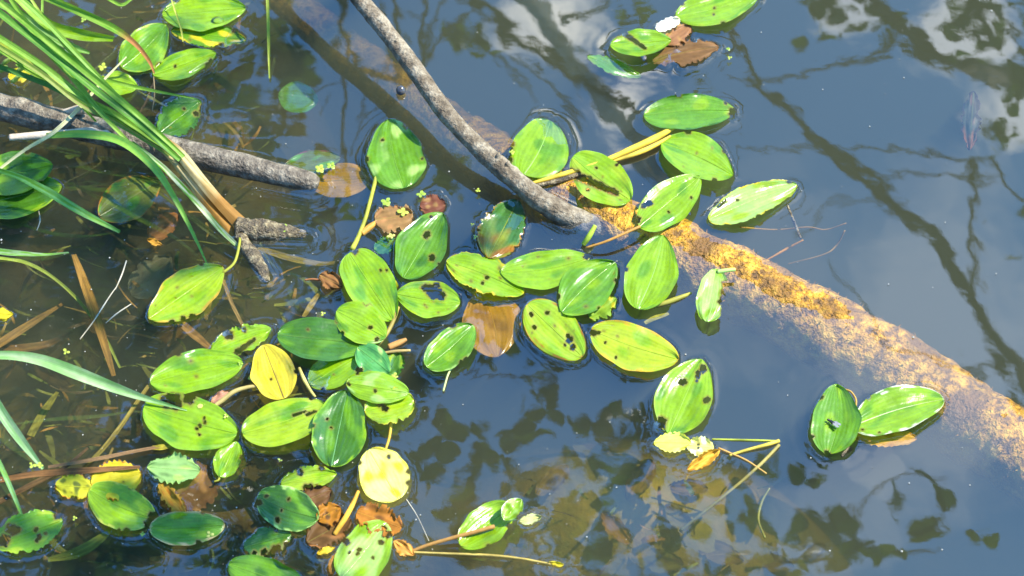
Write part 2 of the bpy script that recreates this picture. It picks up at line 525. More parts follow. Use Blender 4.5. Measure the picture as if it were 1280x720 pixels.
def leaf(name, label, cat, P0, P1, w, c1, group=None, stem=None, rib=True, ribc=None, stemc=None, stemw=4, mat=None, **kw):
    z0 = kw.get('z0', 1.5)
    base = at(P0[0], P0[1], z0 * .001)
    t = thing(name, label, cat, base, group)
    _, (qx, qy, z, ins) = leaf_blade('leaf_blade', P0, P1, w, c1, parent=t, origin=base, mat=mat, **kw)
    if rib:
        nv = qx.shape[1] - 1; m = nv // 2
        X, Y, Z = qx[:, m], qy[:, m], z[:, m]
        ok = ~ins[:, m]
        L = np.hypot(P1[0] - P0[0], P1[1] - P0[1]); ax = (np.array(P1) - np.array(P0)) / L
        n = len(X); tt = np.linspace(0, 1, n)
        hwid = (.75 * (1 - .75 * tt))
        V = []; Fc = []
        for i in range(n):
            for k, (sgn, dz) in enumerate(((-1, .00005), (0, .0005), (1, .00005))):
                V.append(at(X[i] - ax[1] * sgn * hwid[i], Y[i] + ax[0] * sgn * hwid[i], Z[i] + dz))
        for i in range(1, n - 3):
            if ok[i] and ok[i + 1]:
                for k in range(2):
                    Fc.append((i * 3 + k, i * 3 + k + 1, i * 3 + 4 + k, i * 3 + 3 + k))
        rc = np.array(ribc) if ribc else np.array(c1) * .95 + np.array((.035, .045, .006))
        mesh_obj('midrib', V, Fc, mat or M_LEAF, t, np.repeat(rc[None], len(V), 0), np.tile([.5, .5], (len(V), 1)), origin=base)
    if stem:
        C, R = px_tube([(a[0], a[1], a[2] * .001, stemw * (1 - .3 * i / len(stem))) for i, a in enumerate(stem)], 18)
        V, Fc = tube_mesh(C, R, 6, .06, 3)
        sc = np.array(stemc or (.34, .33, .04))
        mesh_obj('leaf_stem', V, Fc, M_DULL, t, np.repeat(sc[None], len(V), 0), np.tile([.5, .5], (len(V), 1)), origin=base)
    return t


def slit(x0, y0, x1, y1, r, n=8):
    n = max(n, int(math.hypot(x1 - x0, y1 - y0) / (r * .45)))
    return [(x0 + (x1 - x0) * i / (n - 1), y0 + (y1 - y0) * i / (n - 1), r * (1 - .4 * i / n)) for i in range(n)]


def ribbon(name, label, cat, pts, c1, c2=None, group=None, n=60, seed=0, vdepth=.35, mat=None, parent=None, tip=None, flat=False):
    """a grass blade; rows (px, py, z mm, width px)"""
    P = [(a[0], a[1], a[2] * .001, a[3]) for a in pts]
    S = spline(P, n)
    C = at(S[:, 0], S[:, 1], S[:, 2])
    dep = (C - CAM) @ FWD
    Wd = np.maximum(S[:, 3], .4) * K * dep / 2
    T = np.gradient(C, axis=0); T /= np.linalg.norm(T, axis=1)[:, None]
    tw = make_noise(seed + 40, 6, 3.0)(np.linspace(0, 1, n), 0) * .35
    view = CAM - C; view /= np.linalg.norm(view, axis=1)[:, None]
    if flat: view = np.repeat(np.array([[0, 0, 1.0]]), n, 0)
    A = np.cross(T, view); A /= np.linalg.norm(A, axis=1)[:, None]
    B = np.cross(A, T)
    A2 = A * np.cos(tw)[:, None] + B * np.sin(tw)[:, None]
    B2 = -A * np.sin(tw)[:, None] + B * np.cos(tw)[:, None]
    B2 = np.where(B2[:, 2:3] < 0, -B2, B2)
    ss = np.linspace(-1, 1, 9)
    V = C[:, None] + Wd[:, None, None] * (ss[None, :, None] * A2[:, None] + (vdepth * (np.abs(ss) ** 1.2))[None, :, None] * B2[:, None])
    m = len(ss)
    F = [(i * m + j, i * m + j + 1, (i + 1) * m + j + 1, (i + 1) * m + j) for i in range(n - 1) for j in range(m - 1)]
    tt = np.linspace(0, 1, n)
    nb = make_noise(seed + 77, 10, 8)
    f = np.clip(.5 + .8 * nb(tt[:, None] * 2, ss[None] * .9), 0, 1)[..., None]
    c1 = np.array(c1); c2 = np.array(c2 if c2 else c1 * .75)
    Cc = c1 * (1 - f) + c2 * f
    if tip is not None:
        tc_, t0 = tip
        g = np.clip((tt - t0) / .12, 0, 1)[:, None, None]
        Cc = Cc * (1 - g) + np.array(tc_) * g
    uv = np.stack([np.repeat(tt, m), np.tile((ss + 1) / 2, n)], 1)
    o = mesh_obj(name, V.reshape(-1, 3), F, mat or M_GRASS, parent, Cc.reshape(-1, 3), uv, origin=C[0])
    if parent is None: o.location = C[0]
    return tag(o, label, cat, group) if parent is None else o


def rod(name, label, cat, pts, mat, n=50, ring=14, rough=.08, seed=0, group=None, col=None, lump=None, freq=60, parent=None):
    P = [(a[0], a[1], a[2] * .001, a[3]) for a in pts]
    C, R = px_tube(P, n)
    V, F = tube_mesh(C, R, ring, rough, seed, lump, freq)
    kw = {}
    if col is not None:
        nb = make_noise(seed + 5, 12, 160)
        kw['col'] = np.array(col)[None] * (1 + .25 * nb(V[:, 0], V[:, 1]))[:, None]
        kw['uv'] = np.tile([.5, .5], (len(V), 1))
    o = mesh_obj(name, V, F, mat, parent, origin=C[0] if parent is None else None, **kw)
    if parent is None:
        o.location = C[0]
        tag(o, label, cat, group)
    return o


# ================================================================== THE SETTING
def smooth01(x): x = np.clip(x, 0, 1); return x * x * (3 - 2 * x)


bn1 = make_noise(501, 16, 7.0); bn2 = make_noise(502, 18, 30.0)
MOUND = at(830, 640, -.1)  # mound added and coloured gold for the amber glow of sunken plants


def bed_z(x, y):
    z = -.12 - .18 * smooth01((x + .36) / .34)
    z = z + .020 * bn1(x, y) + .006 * bn2(x, y)
    z = z + .232 * np.exp(-(((x - MOUND[0] + .03) / .27) ** 2 + ((y - MOUND[1]) / .17) ** 2))
    r = np.hypot(x, y - .3)
    z = np.where(y > 2.6, z + (y - 2.6) * .35, z)
    z = np.where(y < -1.5, z + (-1.5 - y) * .8, z)
    z = np.where(x < -1.4, z + (-1.4 - x) * .3, z)
    return np.minimum(z, .9 + .1 * bn1(x * .2, y * .2))


def stretch_axis(a, b, n, outs):
    return np.unique(np.r_[-np.array(outs)[::-1] + a, np.linspace(a, b, n), np.array(outs) + b])


def grid(xs, ys, zf):
    X, Y = np.meshgrid(xs, ys, indexing='ij')
    Z = zf(X, Y)
    V = np.stack([X, Y, Z], -1).reshape(-1, 3)
    ny = len(ys)
    i = np.arange(len(xs) - 1)[:, None]; j = np.arange(ny - 1)[None]
    a = (i * ny + j)
    F = np.stack([a, a + ny, a + ny + 1, a + 1], -1).reshape(-1, 4)
    return V, F


outs = [.1, .25, .5, .9, 1.4, 2, 3, 4.5, 7, 12, 25, 60, 150]
V, F = grid(stretch_axis(-.9, .9, 170, outs), stretch_axis(-.8, .9, 150, outs), bed_z)
mask = np.exp(-((V[:, 0] - MOUND[0]) / .27) ** 2 - ((V[:, 1] - MOUND[1]) / .18) ** 2) * (1 + .35 * bn1(V[:, 0] * 2.2, V[:, 1] * 2.2))
mask = np.clip(mask + .10, 0, 1)


def mat_bed():
    m = mat_noise('pond_mud', [(.30, (.020, .017, .009)), (.45, (.050, .040, .018)), (.58, (.09, .065, .022)), (.72, (.16, .08, .02))], 9, .9, .9, .01)
    n, l = m.node_tree.nodes, m.node_tree.links
    pr = [x for x in n if x.type == 'BSDF_PRINCIPLED'][0]
    nz = [x for x in n if x.type == 'TEX_NOISE'][0]
    src = pr.inputs['Base Color'].links[0].from_socket
    cr = n.new('ShaderNodeValToRGB')
    e = cr.color_ramp.elements
    while len(e) < 4: e.new(.5)
    for k, (p_, c_) in enumerate([(.30, (.12, .10, .014)), (.45, (.36, .27, .03)), (.57, (.55, .35, .04)), (.72, (.42, .20, .02))]):
        e[k].position = p_; e[k].color = (*c_, 1)
    l.new(nz.outputs['Fac'], cr.inputs['Fac'])
    at_ = n.new('ShaderNodeAttribute'); at_.attribute_name = 'Col'
    sp = n.new('ShaderNodeSeparateColor'); l.new(at_.outputs['Color'], sp.inputs['Color'])
    mx = n.new('ShaderNodeMix'); mx.data_type = 'RGBA'
    l.new(sp.outputs[0], mx.inputs['Factor']); l.new(src, mx.inputs['A']); l.new(cr.outputs['Color'], mx.inputs['B'])
    l.new(mx.outputs['Result'], pr.inputs['Base Color'])
    return m


bed = mesh_obj('pond_bed', V, F, mat_bed(), col=np.repeat(mask[:, None], 3, 1))
tag(bed, 'dark brown mud of the pond bed with a golden mound added as the amber glow of sunken plants', None, kind='structure')

# ------------------------------------------------------------------ floating leaves
G = 'floating pondweed leaves'


def pl(label, P0, P1, w, c1, **kw):
    kw.setdefault('group', G)
    return leaf('pondweed_leaf', label, 'leaf', P0, P1, w, c1, **kw)


# top left, behind the grass
pl('bright green leaf carrying a water drop, touching a yellowing torn leaf', (203, 18), (307, 10), 47, BR, c2=MID, seed=1, z0=3, cup=2)
pl('yellowing torn leaf half under the leaf with the water drop', (214, 38), (308, 50), 32, MID, c2=YE, blot=.42, seed=2, z0=.2, zt=-3, ragged=.25, cup=.5, spots=4)
pl('oval green leaf lying under the browned tip of a grass blade', (152, 84), (208, 31), 52, MID, c2=BR, c3=YG, edge=.08, seed=3, z0=2.5, bend=3)
pl('slim smooth leaf whose base touches the browned grass tip', (191, 93), (270, 66), 34, BR, c2=MID, seed=4, z0=3, zt=2, holes=[(219, 83, 1.6)])
pl('dull green leaf with a nibbled end by the thin straight grass blade', (199, 166), (251, 126), 46, DK, c2=MID, seed=5, z0=1, ragged=.2, holes=[(254, 137, 5), (230, 136, 1.4), (245, 142, 3)], spots=3)
pl('small bright green leaf piece crossed by grass blades', (124, 100), (172, 109), 30, BR, c2=YG, seed=6, z0=1.5)
pl('little yellow leaf among green buds beside the grass clump', (10, 96), (38, 92), 20, YE, c2=YG, seed=7, z0=3, group='small yellow leaves')
pl('broad dark green leaf with bright green blotches below the peeled twig', (-28, 226), (66, 206), 54, DK, c2=BR, blot=.42, seed=8, z0=6, cup=4)
pl('broad green leaf with yellow edge under the broad dark leaf', (-34, 258), (77, 232), 56, DK, c2=MID, c3=YG, edge=.2, blot=.35, seed=9, z0=2, cup=3)
pl('half-sunken green leaf with an orange end under an arching grass blade', (124, 270), (200, 226), 54, OLV, c2=MID, seed=10, z0=-4, zb=4, zt=-8, sub=True, split_c=None, c3=OR, edge=.10)
pl('yellow-green leaf with orange rim touched by the arching blade tip', (186, 398), (279, 334), 58, YG, c2=BR, c3=(.50, .30, .03), edge=.10, blot=.4, seed=11, z0=3, cup=2, spots=5, p=1.05,
   stem=[(279, 341, 3), (293, 328, 6), (299, 306, 9), (300, 294, 6)], stemw=4, holes=[(229, 399, 3.5), (216, 404, 4)])
pl('pale green leaf sunk deep beside the upright dark reflection', (348, 118), (398, 126), 40, (.10, .26, .04), seed=12, z0=-42, sub=True, c2=MID, rib=False, nu=30, nv=16, group='sunken leaves')
pl('olive leaf just under water touching the rotten end of the left log', (354, 210), (426, 197), 30, OLV, c2=MID, seed=13, z0=-4, sub=True, c3=RED, edge=.08, group='sunken leaves')
pl('translucent brown leaf under water off the end of the left log', (388, 228), (464, 222), 44, (.26, .14, .012), c2=(.36,.18,.01), seed=14, z0=-13, sub=True, group='sunken leaves', q=.5)
pl('upright oval leaf with fine parallel veins standing alone left of the leaning stick', (505, 235), (486, 149), 71, MID, c2=PALE, blot=.22, seed=15, z0=2.5, cup=2.5, p=.8, q=.55, bend=-4, holes=[(478, 175, 1.7), (528, 198, 1.3)], c3=DK, edge=.05)

# centre, left of the stick
pl('green leaf with two round holes in its pointed upper half', (504, 347), (553, 266), 60, MID, c2=DK, seed=16, z0=4, cup=2, holes=[(533.5, 293.5, 4.2), (540, 322, 3.6), (549, 330, 1.5), (539, 271, 1.6)], p=.88)
pl('heart-based light green leaf with a deep groove below the two-holed leaf', (437, 316), (491, 400), 60, BR, c2=MID, seed=17, z0=3.5, cup=4, p=.75, q=.5, holes=[(444, 313, 4), (476, 338, 1.4), (483, 338, 1.6), (424, 352, 2.4), (461, 383, 2.5)])
pl('bright leaf with a brown-rimmed bay bitten from its upper side', (575, 378), (495, 367), 48, BR, c2=MID, c3=YG, edge=.06, seed=18, z0=3, cup=1.5, holes=[(541, 365, 8), (549, 368, 7), (533, 360, 5), (545, 357, 4)], spots=5, bend=-2)
pl('small yellow leaf tucked between the grooved leaf and the bitten one', (488, 346), (489, 384), 22, YE, c2=YG, seed=19, z0=1.2, group='small yellow leaves')
pl('half-sunk leaf with a blue-green top and orange lower half', (610, 322), (648, 250), 58, (.20, .22, .012), c2=OR, c3=OR, edge=.08, blot=.3, seed=20, z0=1.5, zt=-7, split_c=((.045, .13, .022), .36, .16), ragged=.15, holes=[(602, 270, 4)], p=.9)
pl('blotched yellow-green leaf with a ragged edge under the orange-ended leaf', (558, 326), (655, 366), 48, BR, c2=YG, c3=YE, edge=.06, seed=21, z0=2.2, spots=9, ragged=.12, holes=[(632, 345, 1.8), (609, 347, 2.2), (603, 354, 1.6)], bend=-3)
pl('broad light leaf pointing at the lit end of the log, dotted green', (626, 340), (737, 322), 48, BR, c2=MID, seed=22, z0=4, cup=2, spots=7, bend=5, p=.95, holes=[(734, 320, 4), (728, 331, 2), (725, 333, 1.6)])
pl('smooth oval leaf overlapping the broad dotted one and a yellowing leaf', (702, 390), (769, 328), 60, MID, c2=BR, seed=23, z0=5, cup=1.5, spots=3, bend=-3, p=.95)
pl('pointed green leaf leaning on the sunlit log with a brown base', (797, 386), (829, 294), 66, BR, c2=MID, seed=24, z0=9, cup=3, holes=[(779, 373, 1.5), (779, 380, 1.4)], p=.85, bend=4, ribc=(.25, .42, .08))
pl('yellow-green leaf riddled with brown blotches and small holes', (659, 380), (728, 446), 60, YG, c2=BR, c3=OR, edge=.06, seed=25, z0=2.5, spots=10, holes=[(664, 393, 2.6), (668, 409, 2.6), (684, 391, 2.4), (712, 425, 4), (716, 434, 3.4), (706, 431, 1.6), (710, 420, 2.6)], p=.95, q=.5)
pl('yellow leaf with orange margin and a notch at its base', (739, 412), (848, 449), 58, (.30, .38, .010), c2=BR, c3=(.50, .29, .015), edge=.08, blot=.2, seed=26, z0=3, cup=1, holes=[(742, 416, 4), (748, 416, 2.4), (757, 428, 1.5), (770, 447, 1.5)], p=.9, q=.55, bend=3, spots=4)
pl('large green leaf with several round holes floating on open water', (836, 542), (877, 449), 70, BR, c2=MID, seed=27, z0=3, cup=2.5, holes=[(853, 477.5, 4.6), (883.5, 500, 3.8), (826, 529, 7), (879, 461, 4.5), (872, 471, 2.6), (873, 466, 3), (871, 476, 1.6), (850, 471, 1.2)], p=.9, c3=YG, edge=.05)
pl('half leaf with a missing side lying over the sunken log', (884, 402), (896, 336), 42, PALE, c2=BR, seed=28, z0=11, holes=[(906, 375, 7), (908, 386, 7), (908, 366, 7), (904, 395, 3), (908, 356, 5)], bend=3, q=.5, blot=.4,
   stem=[(897, 340, 11), (908, 338, 12), (919, 337, 12)], stemw=6, stemc=(.40, .55, .16))
pl('squarish green leaf with one edge dipped under water beside the stick', (655, 218), (688, 151), 70, BR, c2=MID, seed=29, z0=3, zt=-6, q=.42, p=.9, cup=1, bend=4, ribc=(.3, .5, .1))
pl('bent broad leaf with a nibbled tip touching the pair of yellow stems', (805, 144), (918, 138), 46, MID, c2=BR, c3=DK, edge=.06, seed=30, z0=3, cup=5, holes=[(916, 141, 5), (907, 129, 1.6), (848, 118, 3)], bend=-3, q=.55)
pl('leaf with a deep centre groove between the nibbled leaf and the log', (827, 178), (916, 219), 54, BR, c2=MID, seed=31, z0=4, fold=7, cup=2, bend=-3, spots=3)
pl('leaf split lengthwise by a dark slit beside the yellow stems', (716, 196), (788, 250), 58, BR, c2=YG, seed=32, z0=8, cup=2, holes=slit(712, 215, 770, 241, 5.5, 16) + [(745, 210, 1.5), (735, 237, 2), (771, 206, 1.5)], spots=6, q=.5, bend=2)
pl('pointed green leaf with a bitten base lying above the emerging log', (799, 283), (875, 220), 54, BR, c2=MID, seed=33, z0=12, cup=1.6, holes=[(811, 254, 4), (805, 257, 3.4), (797, 275, 4), (864, 247, 1.4), (836, 265, 1.3)], p=.85,
   stem=[(800, 283, 12), (780, 292, 13), (757, 302, 11), (732, 310, 5)], stemc=(.42, .22, .05))
pl('long pale yellow-green leaf with a ragged lower margin beyond the log', (886, 274), (996, 231), 42, PALE, c2=YG, c3=YE, edge=.05, blot=.3, seed=34, z0=4, cup=3, ragged=.12, holes=slit(898, 258, 908, 250, 1.6, 4) + [(922, 250, 1.4), (987, 227, 2.5)], bend=-2, q=.5)
pl('large green leaf at the open water edge beside a white scrap', (845, 20), (948, -6), 42, BR, c2=MID, c3=YG, edge=.07, seed=35, z0=4, cup=3, holes=[(893, 10, 1.4), (892, 18, 1.2)], bend=3, q=.55)
pl('broken leaf folded in two beside the brown sodden leaf', (763, 56), (839, 50), 34, BR, c2=MID, seed=36, z0=4, cup=3, holes=slit(775, 38, 806, 60, 3, 6) + [(770, 40, 6)], fold=4)
pl('green leaf shred sinking just beyond the broken folded leaf', (734, 70), (802, 96), 20, MID, c2=BR, seed=37, z0=0, zt=-16, ragged=.2, c3=RED, edge=.05, sub=True, group='sunken leaves')
pl('upright oval leaf with a small fly sitting on it', (1036, 567), (1046, 480), 62, MID, c2=BR, seed=38, z0=4, cup=3, p=.85, bend=6, holes=[(1034, 566, 3)], fold=2,
   stem=[(1056, 487, 4), (1064, 490, 6), (1070, 500, 4), (1069, 512, 1)], stemw=3, stemc=(.45, .28, .06))
pl('sunlit leaf with glare painted as a white rim lying next to the leaf with the fly', (1065, 533), (1180, 499), 56, BR, c2=MID, c3=WHT, edge=.045, seed=39, z0=5, cup=2.5, fold=2, p=.95, q=.55, bend=-4, ribc=(.5, .5, .25), holes=[(1078, 537, 1.3), (1099, 541, 1.2)])  # white rim colour stands in for sun glare on the leaf

# lower left cluster
pl('bright smooth leaf lying alone on the near side of the yellow-green rimmed leaf', (188, 478), (303, 452), 52, BR, c2=MID, seed=40, z0=4, cup=2, spots=3, q=.52, bend=-2, blot=.35)
pl('large green leaf pointed at by a pale grass blade, with chewed marks', (180, 508), (296, 542), 68, BR, c2=MID, seed=41, z0=4, cup=1.5, holes=[(255, 523, 1.6), (256, 528, 2), (250, 532, 2), (246, 536, 1.8), (249, 543, 1.7), (213, 500, 10), (221, 506, 6), (237, 496, 8)], q=.48, bend=2)
pl('torn green leaf in two strips behind the yellow leaf', (264, 438), (339, 411), 36, BR, c2=YG, seed=42, z0=3, holes=slit(296, 440, 318, 424, 3, 6) + [(305, 412, 3), (285, 418, 6)], ragged=.2, cup=3)
pl('bright yellow oval leaf with a brown vein line in the leaf cluster', (355, 498), (329, 431), 55, YE, c2=(.55, .42, .02), c3=(.50, .36, .02), edge=.08, seed=43, z0=6, cup=2, q=.52, ribc=(.16, .10, .02), split_c=None, group='small yellow leaves', holes=[(339, 474, 1.3)])
pl('glossy yellow-green leaf with blackened tears beside the yellow leaf', (303, 541), (408, 508), 56, YG, c2=MID, seed=44, z0=5, cup=2.5, holes=slit(367, 519, 382, 514, 1.6, 5) + slit(384, 518, 395, 514, 2, 4) + [(390, 497, 3)], blot=.35, q=.52, bend=2)
pl('large dark green leaf with pale streaks overlapped by a lighter rounded leaf', (347, 418), (458, 430), 54, DK, c2=MID, blot=.4, seed=45, z0=6, cup=3, q=.52, holes=[(385, 412, 1.2)])
pl('rounded light green leaf lying on the large streaked leaf', (421, 388), (482, 422), 50, BR, c2=MID, c3=YG, edge=.05, seed=46, z0=9, cup=1.5, q=.5, holes=[(463, 409.5, 2.4), (471, 424, 2.4)])
pl('half-wet green leaf with its lower end under water in the cluster', (387, 480), (452, 442), 44, BR, c2=MID, seed=47, z0=4, zb=-9, cup=1, q=.5, spots=2)
pl('small blue-green pointed leaf wedged between cluster leaves', (447, 434), (487, 466), 38, (.07, .25, .05), c2=PALE, blot=.15, seed=48, z0=8, cup=2)
pl('shiny convex leaf with a pinhole above the folded yellow-green leaf', (433, 478), (511, 491), 38, BR, c2=PALE, blot=.2, seed=49, z0=10, cup=-4, arch=3, holes=[(469, 488.5, 1.9), (436, 480, 2)], q=.5)
pl('folded yellow-green leaf with a dark tear at the edge of the cluster', (517, 500), (456, 514), 46, YG, c2=BR, c3=YE, edge=.05, seed=50, z0=5, cup=5, holes=[(474, 502, 6), (481, 510, 4), (469, 496, 5), (508, 525, 2.2), (488, 533, 3)], ragged=.2, q=.45,
   stem=[(489, 528, 4), (487, 545, 2), (482, 562, -1)], stemc=(.55, .36, .05))
pl('dark green leaf with a broad pale groove below the cluster', (414, 583), (434, 488), 68, DK, c2=MID, c3=BR, edge=.07, seed=51, z0=5, cup=4, q=.52, blot=.3, holes=[(414, 535, 1.4), (409, 524, 1.4)], ribc=(.12, .28, .08))
pl('single green leaf with a trailing white stalk beside the sunken brown leaf', (533, 458), (592, 407), 46, MID, c2=BR, c3=PALE, edge=.05, seed=52, z0=5, cup=3, q=.5, bend=2,
   stem=[(572, 450, 4), (561, 466, 4), (554, 489, 2)], stemw=3, stemc=(.45, .48, .2))
pl('large amber-brown leaf sunk under water beside the stalked green leaf', (622, 446), (600, 362), 74, (.36, .17, .006), c2=(.24, .11, .006), c3=(.12, .06, .006), edge=.06, seed=53, z0=-10, zb=-6, zt=2, sub=True, q=.62, p=.95, group='sunken leaves', bend=6)
pl('tiny rounded leaf joined to the large chewed leaf', (275, 596), (296, 552), 33, BR, c2=MID, seed=54, z0=4, cup=2, c3=YG, edge=.05, q=.5, stem=[(275, 594, 3), (273, 600, 2), (268, 602, 1)], stemw=3)
pl('green leaf with white-frayed rim in front of the yellow toothed leaf', (112, 612), (193, 648), 56, BR, c2=MID, c3=(.45, .48, .05), edge=.05, seed=55, z0=5, cup=3, q=.48, bend=4, holes=[(191, 648, 7), (184, 655, 4)])
pl('curled green leaf with a tan margin beyond the dark bottom water', (187, 661), (281, 656), 44, MID, c2=BR, c3=(.50, .36, .14), edge=.16, seed=56, z0=4, cup=5, q=.5, bend=1)
pl('dark chewed leaf full of holes beside the thin upright blade', (-6, 680), (78, 650), 50, MID, c2=YG, blot=.18, seed=57, z0=3, cup=3, holes=[(15, 662, 7), (22, 662, 4), (5, 675, 7), (45, 662, 2.6), (49, 671, 3), (46, 676, 2), (7, 682, 2), (57, 667, 1.7), (72, 645, 4)], ragged=.15, q=.5)
pl('dark green leaf with nibbled pale edge beside the dead orange leaves', (322, 620), (398, 648), 54, DK, c2=MID, c3=PALE, edge=.05, seed=58, z0=5, cup=3.5, q=.5, bend=3, holes=[(323, 628, 4), (333, 620, 2), (361, 624, 1.8), (352, 638, 1.4), (347, 650, 3)])
pl('ragged green leaf with an eaten lower edge behind the nibbled dark leaf', (305, 684), (364, 668), 36, DK, c2=MID, seed=59, z0=3, cup=2, ragged=.25, holes=[(345, 687, 6), (330, 690, 4), (318, 692, 3), (360, 684, 6), (345, 663, 2)], q=.5)
pl('smooth dull green leaf cut by the bottom of the water view near the eaten leaf', (286, 705), (384, 738), 48, MID, c2=DK, seed=60, z0=5, cup=2, q=.5)
pl('torn yellow-green leaf shred under the dark grooved leaf', (351, 604), (421, 592), 32, YG, c2=BR, seed=61, z0=3, cup=4, ragged=.25, holes=[(385, 614, 8), (375, 590, 4), (398, 612, 5), (402, 585, 3)])
pl('pale lemon-yellow leaf lying alone below the cluster', (498, 624), (461, 562), 62, PY, c2=YE, c3=(.62, .58, .05), edge=.06, seed=62, z0=5, cup=2, q=.46, ribc=(.45, .42, .05), blot=.3, group='small yellow leaves', holes=[(486, 571, 2)])
pl('light green leaf with dark holes lying over the dead orange leaves', (427, 722), (482, 653), 62, PALE, c2=BR, blot=.45, seed=63, z0=6, cup=2, holes=[(484, 668, 4.4), (476.5, 678, 3), (449, 687, 2.6), (447, 692, 2), (437, 691, 1.5), (466, 697, 1.6), (433, 677, 4), (480, 660, 3)], q=.48, p=.9, bend=2)
pl('rolled green leaf with a curled white-edged tip and a long brown stalk', (575, 681), (640, 632), 48, BR, c2=YG, seed=64, z0=6, cup=8, q=.45, curl=10, p=1.05,
   stem=[(618, 658, 12), (590, 666, 10), (560, 674, 6), (530, 683, 3), (508, 692, 0)], stemw=6, stemc=(.36, .19, .05))
pl('little pale leaf end poking above water under the rolled leaf tip', (630, 650), (652, 624), 26, BR, c2=PALE, blot=.35, seed=65, z0=18, cup=6, c3=WHT, edge=.07, nu=30, nv=18)

# yellowed, toothed and dead leaves
D = 'fallen tree leaves'


def dl(name, label, P0, P1, w, c1, **kw):
    kw.setdefault('group', D); kw.setdefault('mat', M_DULL)
    if not kw.get('serr'): kw['ragged'] = kw.get('ragged', .0) + .22
    kw.setdefault('wave', 2.2)
    return leaf(name, label, 'leaf', P0, P1, w, c1, **kw)


dl('birch_leaf', 'pale yellow toothed leaf joined to a second whiter toothed leaf', (864, 553), (817, 553), 28, (.66, .64, .10), c2=PY, seed=70, z0=4, serr=8, q=.7, cup=2)
dl('birch_leaf', 'whitish yellow toothed leaf between the lemon toothed leaf and an orange one', (892, 560), (858, 556), 27, PY, c2=(.7, .7, .4), seed=71, z0=4, serr=7, q=.55, holes=[(873, 556, 1.3), (873, 560, 1.2)], cup=2)
dl('birch_leaf', 'folded orange leaf under the whitish toothed leaf', (900, 562), (859, 587), 18, (.62, .33, .04), c2=OR, seed=72, z0=4, fold=6, q=.7, cup=2,
   stem=[(898, 560, 4), (912, 566, 2), (934, 576, 1), (958, 592, 0)], stemw=3, stemc=(.5, .3, .08))
dl('toothed_leaf', 'pale mint toothed leaf lying over a sunken brown leaf', (250, 588), (184, 584), 42, (.20, .34, .10), c2=PALE, seed=73, z0=4, serr=9, ragged=.2, q=.6, cup=3)
dl('yellow_leaf', 'ragged yellow toothed leaf behind the white-frayed green leaf', (114, 606), (176, 592), 52, YE, c2=(.52, .40, .02), c3=OR, edge=.10, seed=74, z0=2.2, serr=10, q=.45, spots=6, cup=1)
dl('yellow_leaf', 'mottled yellow leaf crossed by brown grass strands', (69, 606), (118, 610), 34, (.40, .38, .02), c2=OLV, c3=OR, edge=.14, seed=75, z0=1.5, q=.5, spots=5, cup=1)
dl('sunken_brown_leaf', 'flat brown leaf under water beside the pale mint leaf', (214, 628), (272, 590), 62, BRN, c2=(.30, .15, .04), seed=76, z0=-6, sub=True, q=.5, rib=False)
dl('curled_dead_leaf', 'crumpled ochre leaf hanging below the pale mint leaf', (199, 604), (231, 643), 22, (.28, .16, .015), c2=OR, seed=77, z0=2, q=.5, cup=6, ragged=.2)
dl('dead_leaf', 'tan square-edged dead leaf floating near the leaning stick', (469, 275), (516, 268), 38, TAN, c2=(.38, .17, .06), c3=(.46, .30, .14), edge=.1, seed=78, z0=2.5, q=.34, ragged=.15, cup=3)
dl('dead_leaf', 'small round reddish leaf disc beside the tan dead leaf', (525, 257), (557, 256), 27, RED, c2=TAN, seed=79, z0=1.2, q=.45, rib=False, cup=.5, nu=30, nv=16)
dl('dead_leaf', 'brown folded dead leaf with a thin stalk touching the grooved leaf', (399, 344), (428, 358), 24, (.22, .10, .03), c2=BRN, seed=80, z0=2, q=.6, cup=4, stem=[(400, 350, 2), (390, 349, 1), (381, 350, 0)], stemw=3, stemc=(.34, .14, .05))
dl('dead_leaf', 'bright orange-brown triangular dead leaf by the nibbled dark leaf', (396, 650), (426, 634), 32, OR, c2=BRN, seed=81, z0=4, q=.7, cup=2, spots=4)
dl('dead_leaf', 'dark brown dead leaf behind the torn yellow-green shred', (372, 630), (414, 612), 32, (.13, .06, .022), c2=BRN, seed=82, z0=2, q=.5, cup=2)
dl('dead_leaf', 'broad brown dead leaf between the orange stalk and the nibbled leaf', (384, 678), (438, 648), 40, BRN, c2=(.26, .11, .03), seed=83, z0=1.5, q=.5, cup=2, ragged=.2)
dl('dead_leaf', 'crumpled rust-coloured dead leaf above the holed light leaf', (446, 640), (502, 660), 40, (.34, .13, .015), c2=(.18, .07, .015), seed=84, z0=4, q=.45, cup=5, ragged=.3)
dl('dead_leaf', 'small orange leaf point at the end of the rolled leaf stalk', (492, 676), (518, 694), 20, (.55, .26, .05), c2=OR, seed=85, z0=3, q=.8, cup=2, nu=30, nv=16)
dl('dead_leaf', 'little yellow curled leaf strip at the foot of the orange stalk', (396, 692), (419, 684), 9, (.58, .40, .03), seed=86, z0=3, q=.7, cup=2, rib=False, nu=24, nv=10)
dl('dead_leaf', 'brown leaf strip standing beside the holed light leaf', (414, 718), (422, 690), 14, (.28, .13, .02), seed=87, z0=3, q=.6, rib=False, nu=24, nv=10)
dl('sodden_leaf', 'sodden brown leaf floating by the large green leaf and white scrap', (816, 76), (898, 58), 32, (.15, .075, .025), c2=(.22, .11, .04), seed=88, z0=.3, zb=-4, q=.45, ragged=.2, cup=3, bend=-2)
dl('sodden_leaf', 'rust-brown leaf scrap under the white scrap', (832, 55), (864, 32), 26, (.26, .12, .05), c2=(.36, .2, .05), seed=89, z0=1.6, q=.5, ragged=.2, rib=False, nu=30, nv=16)
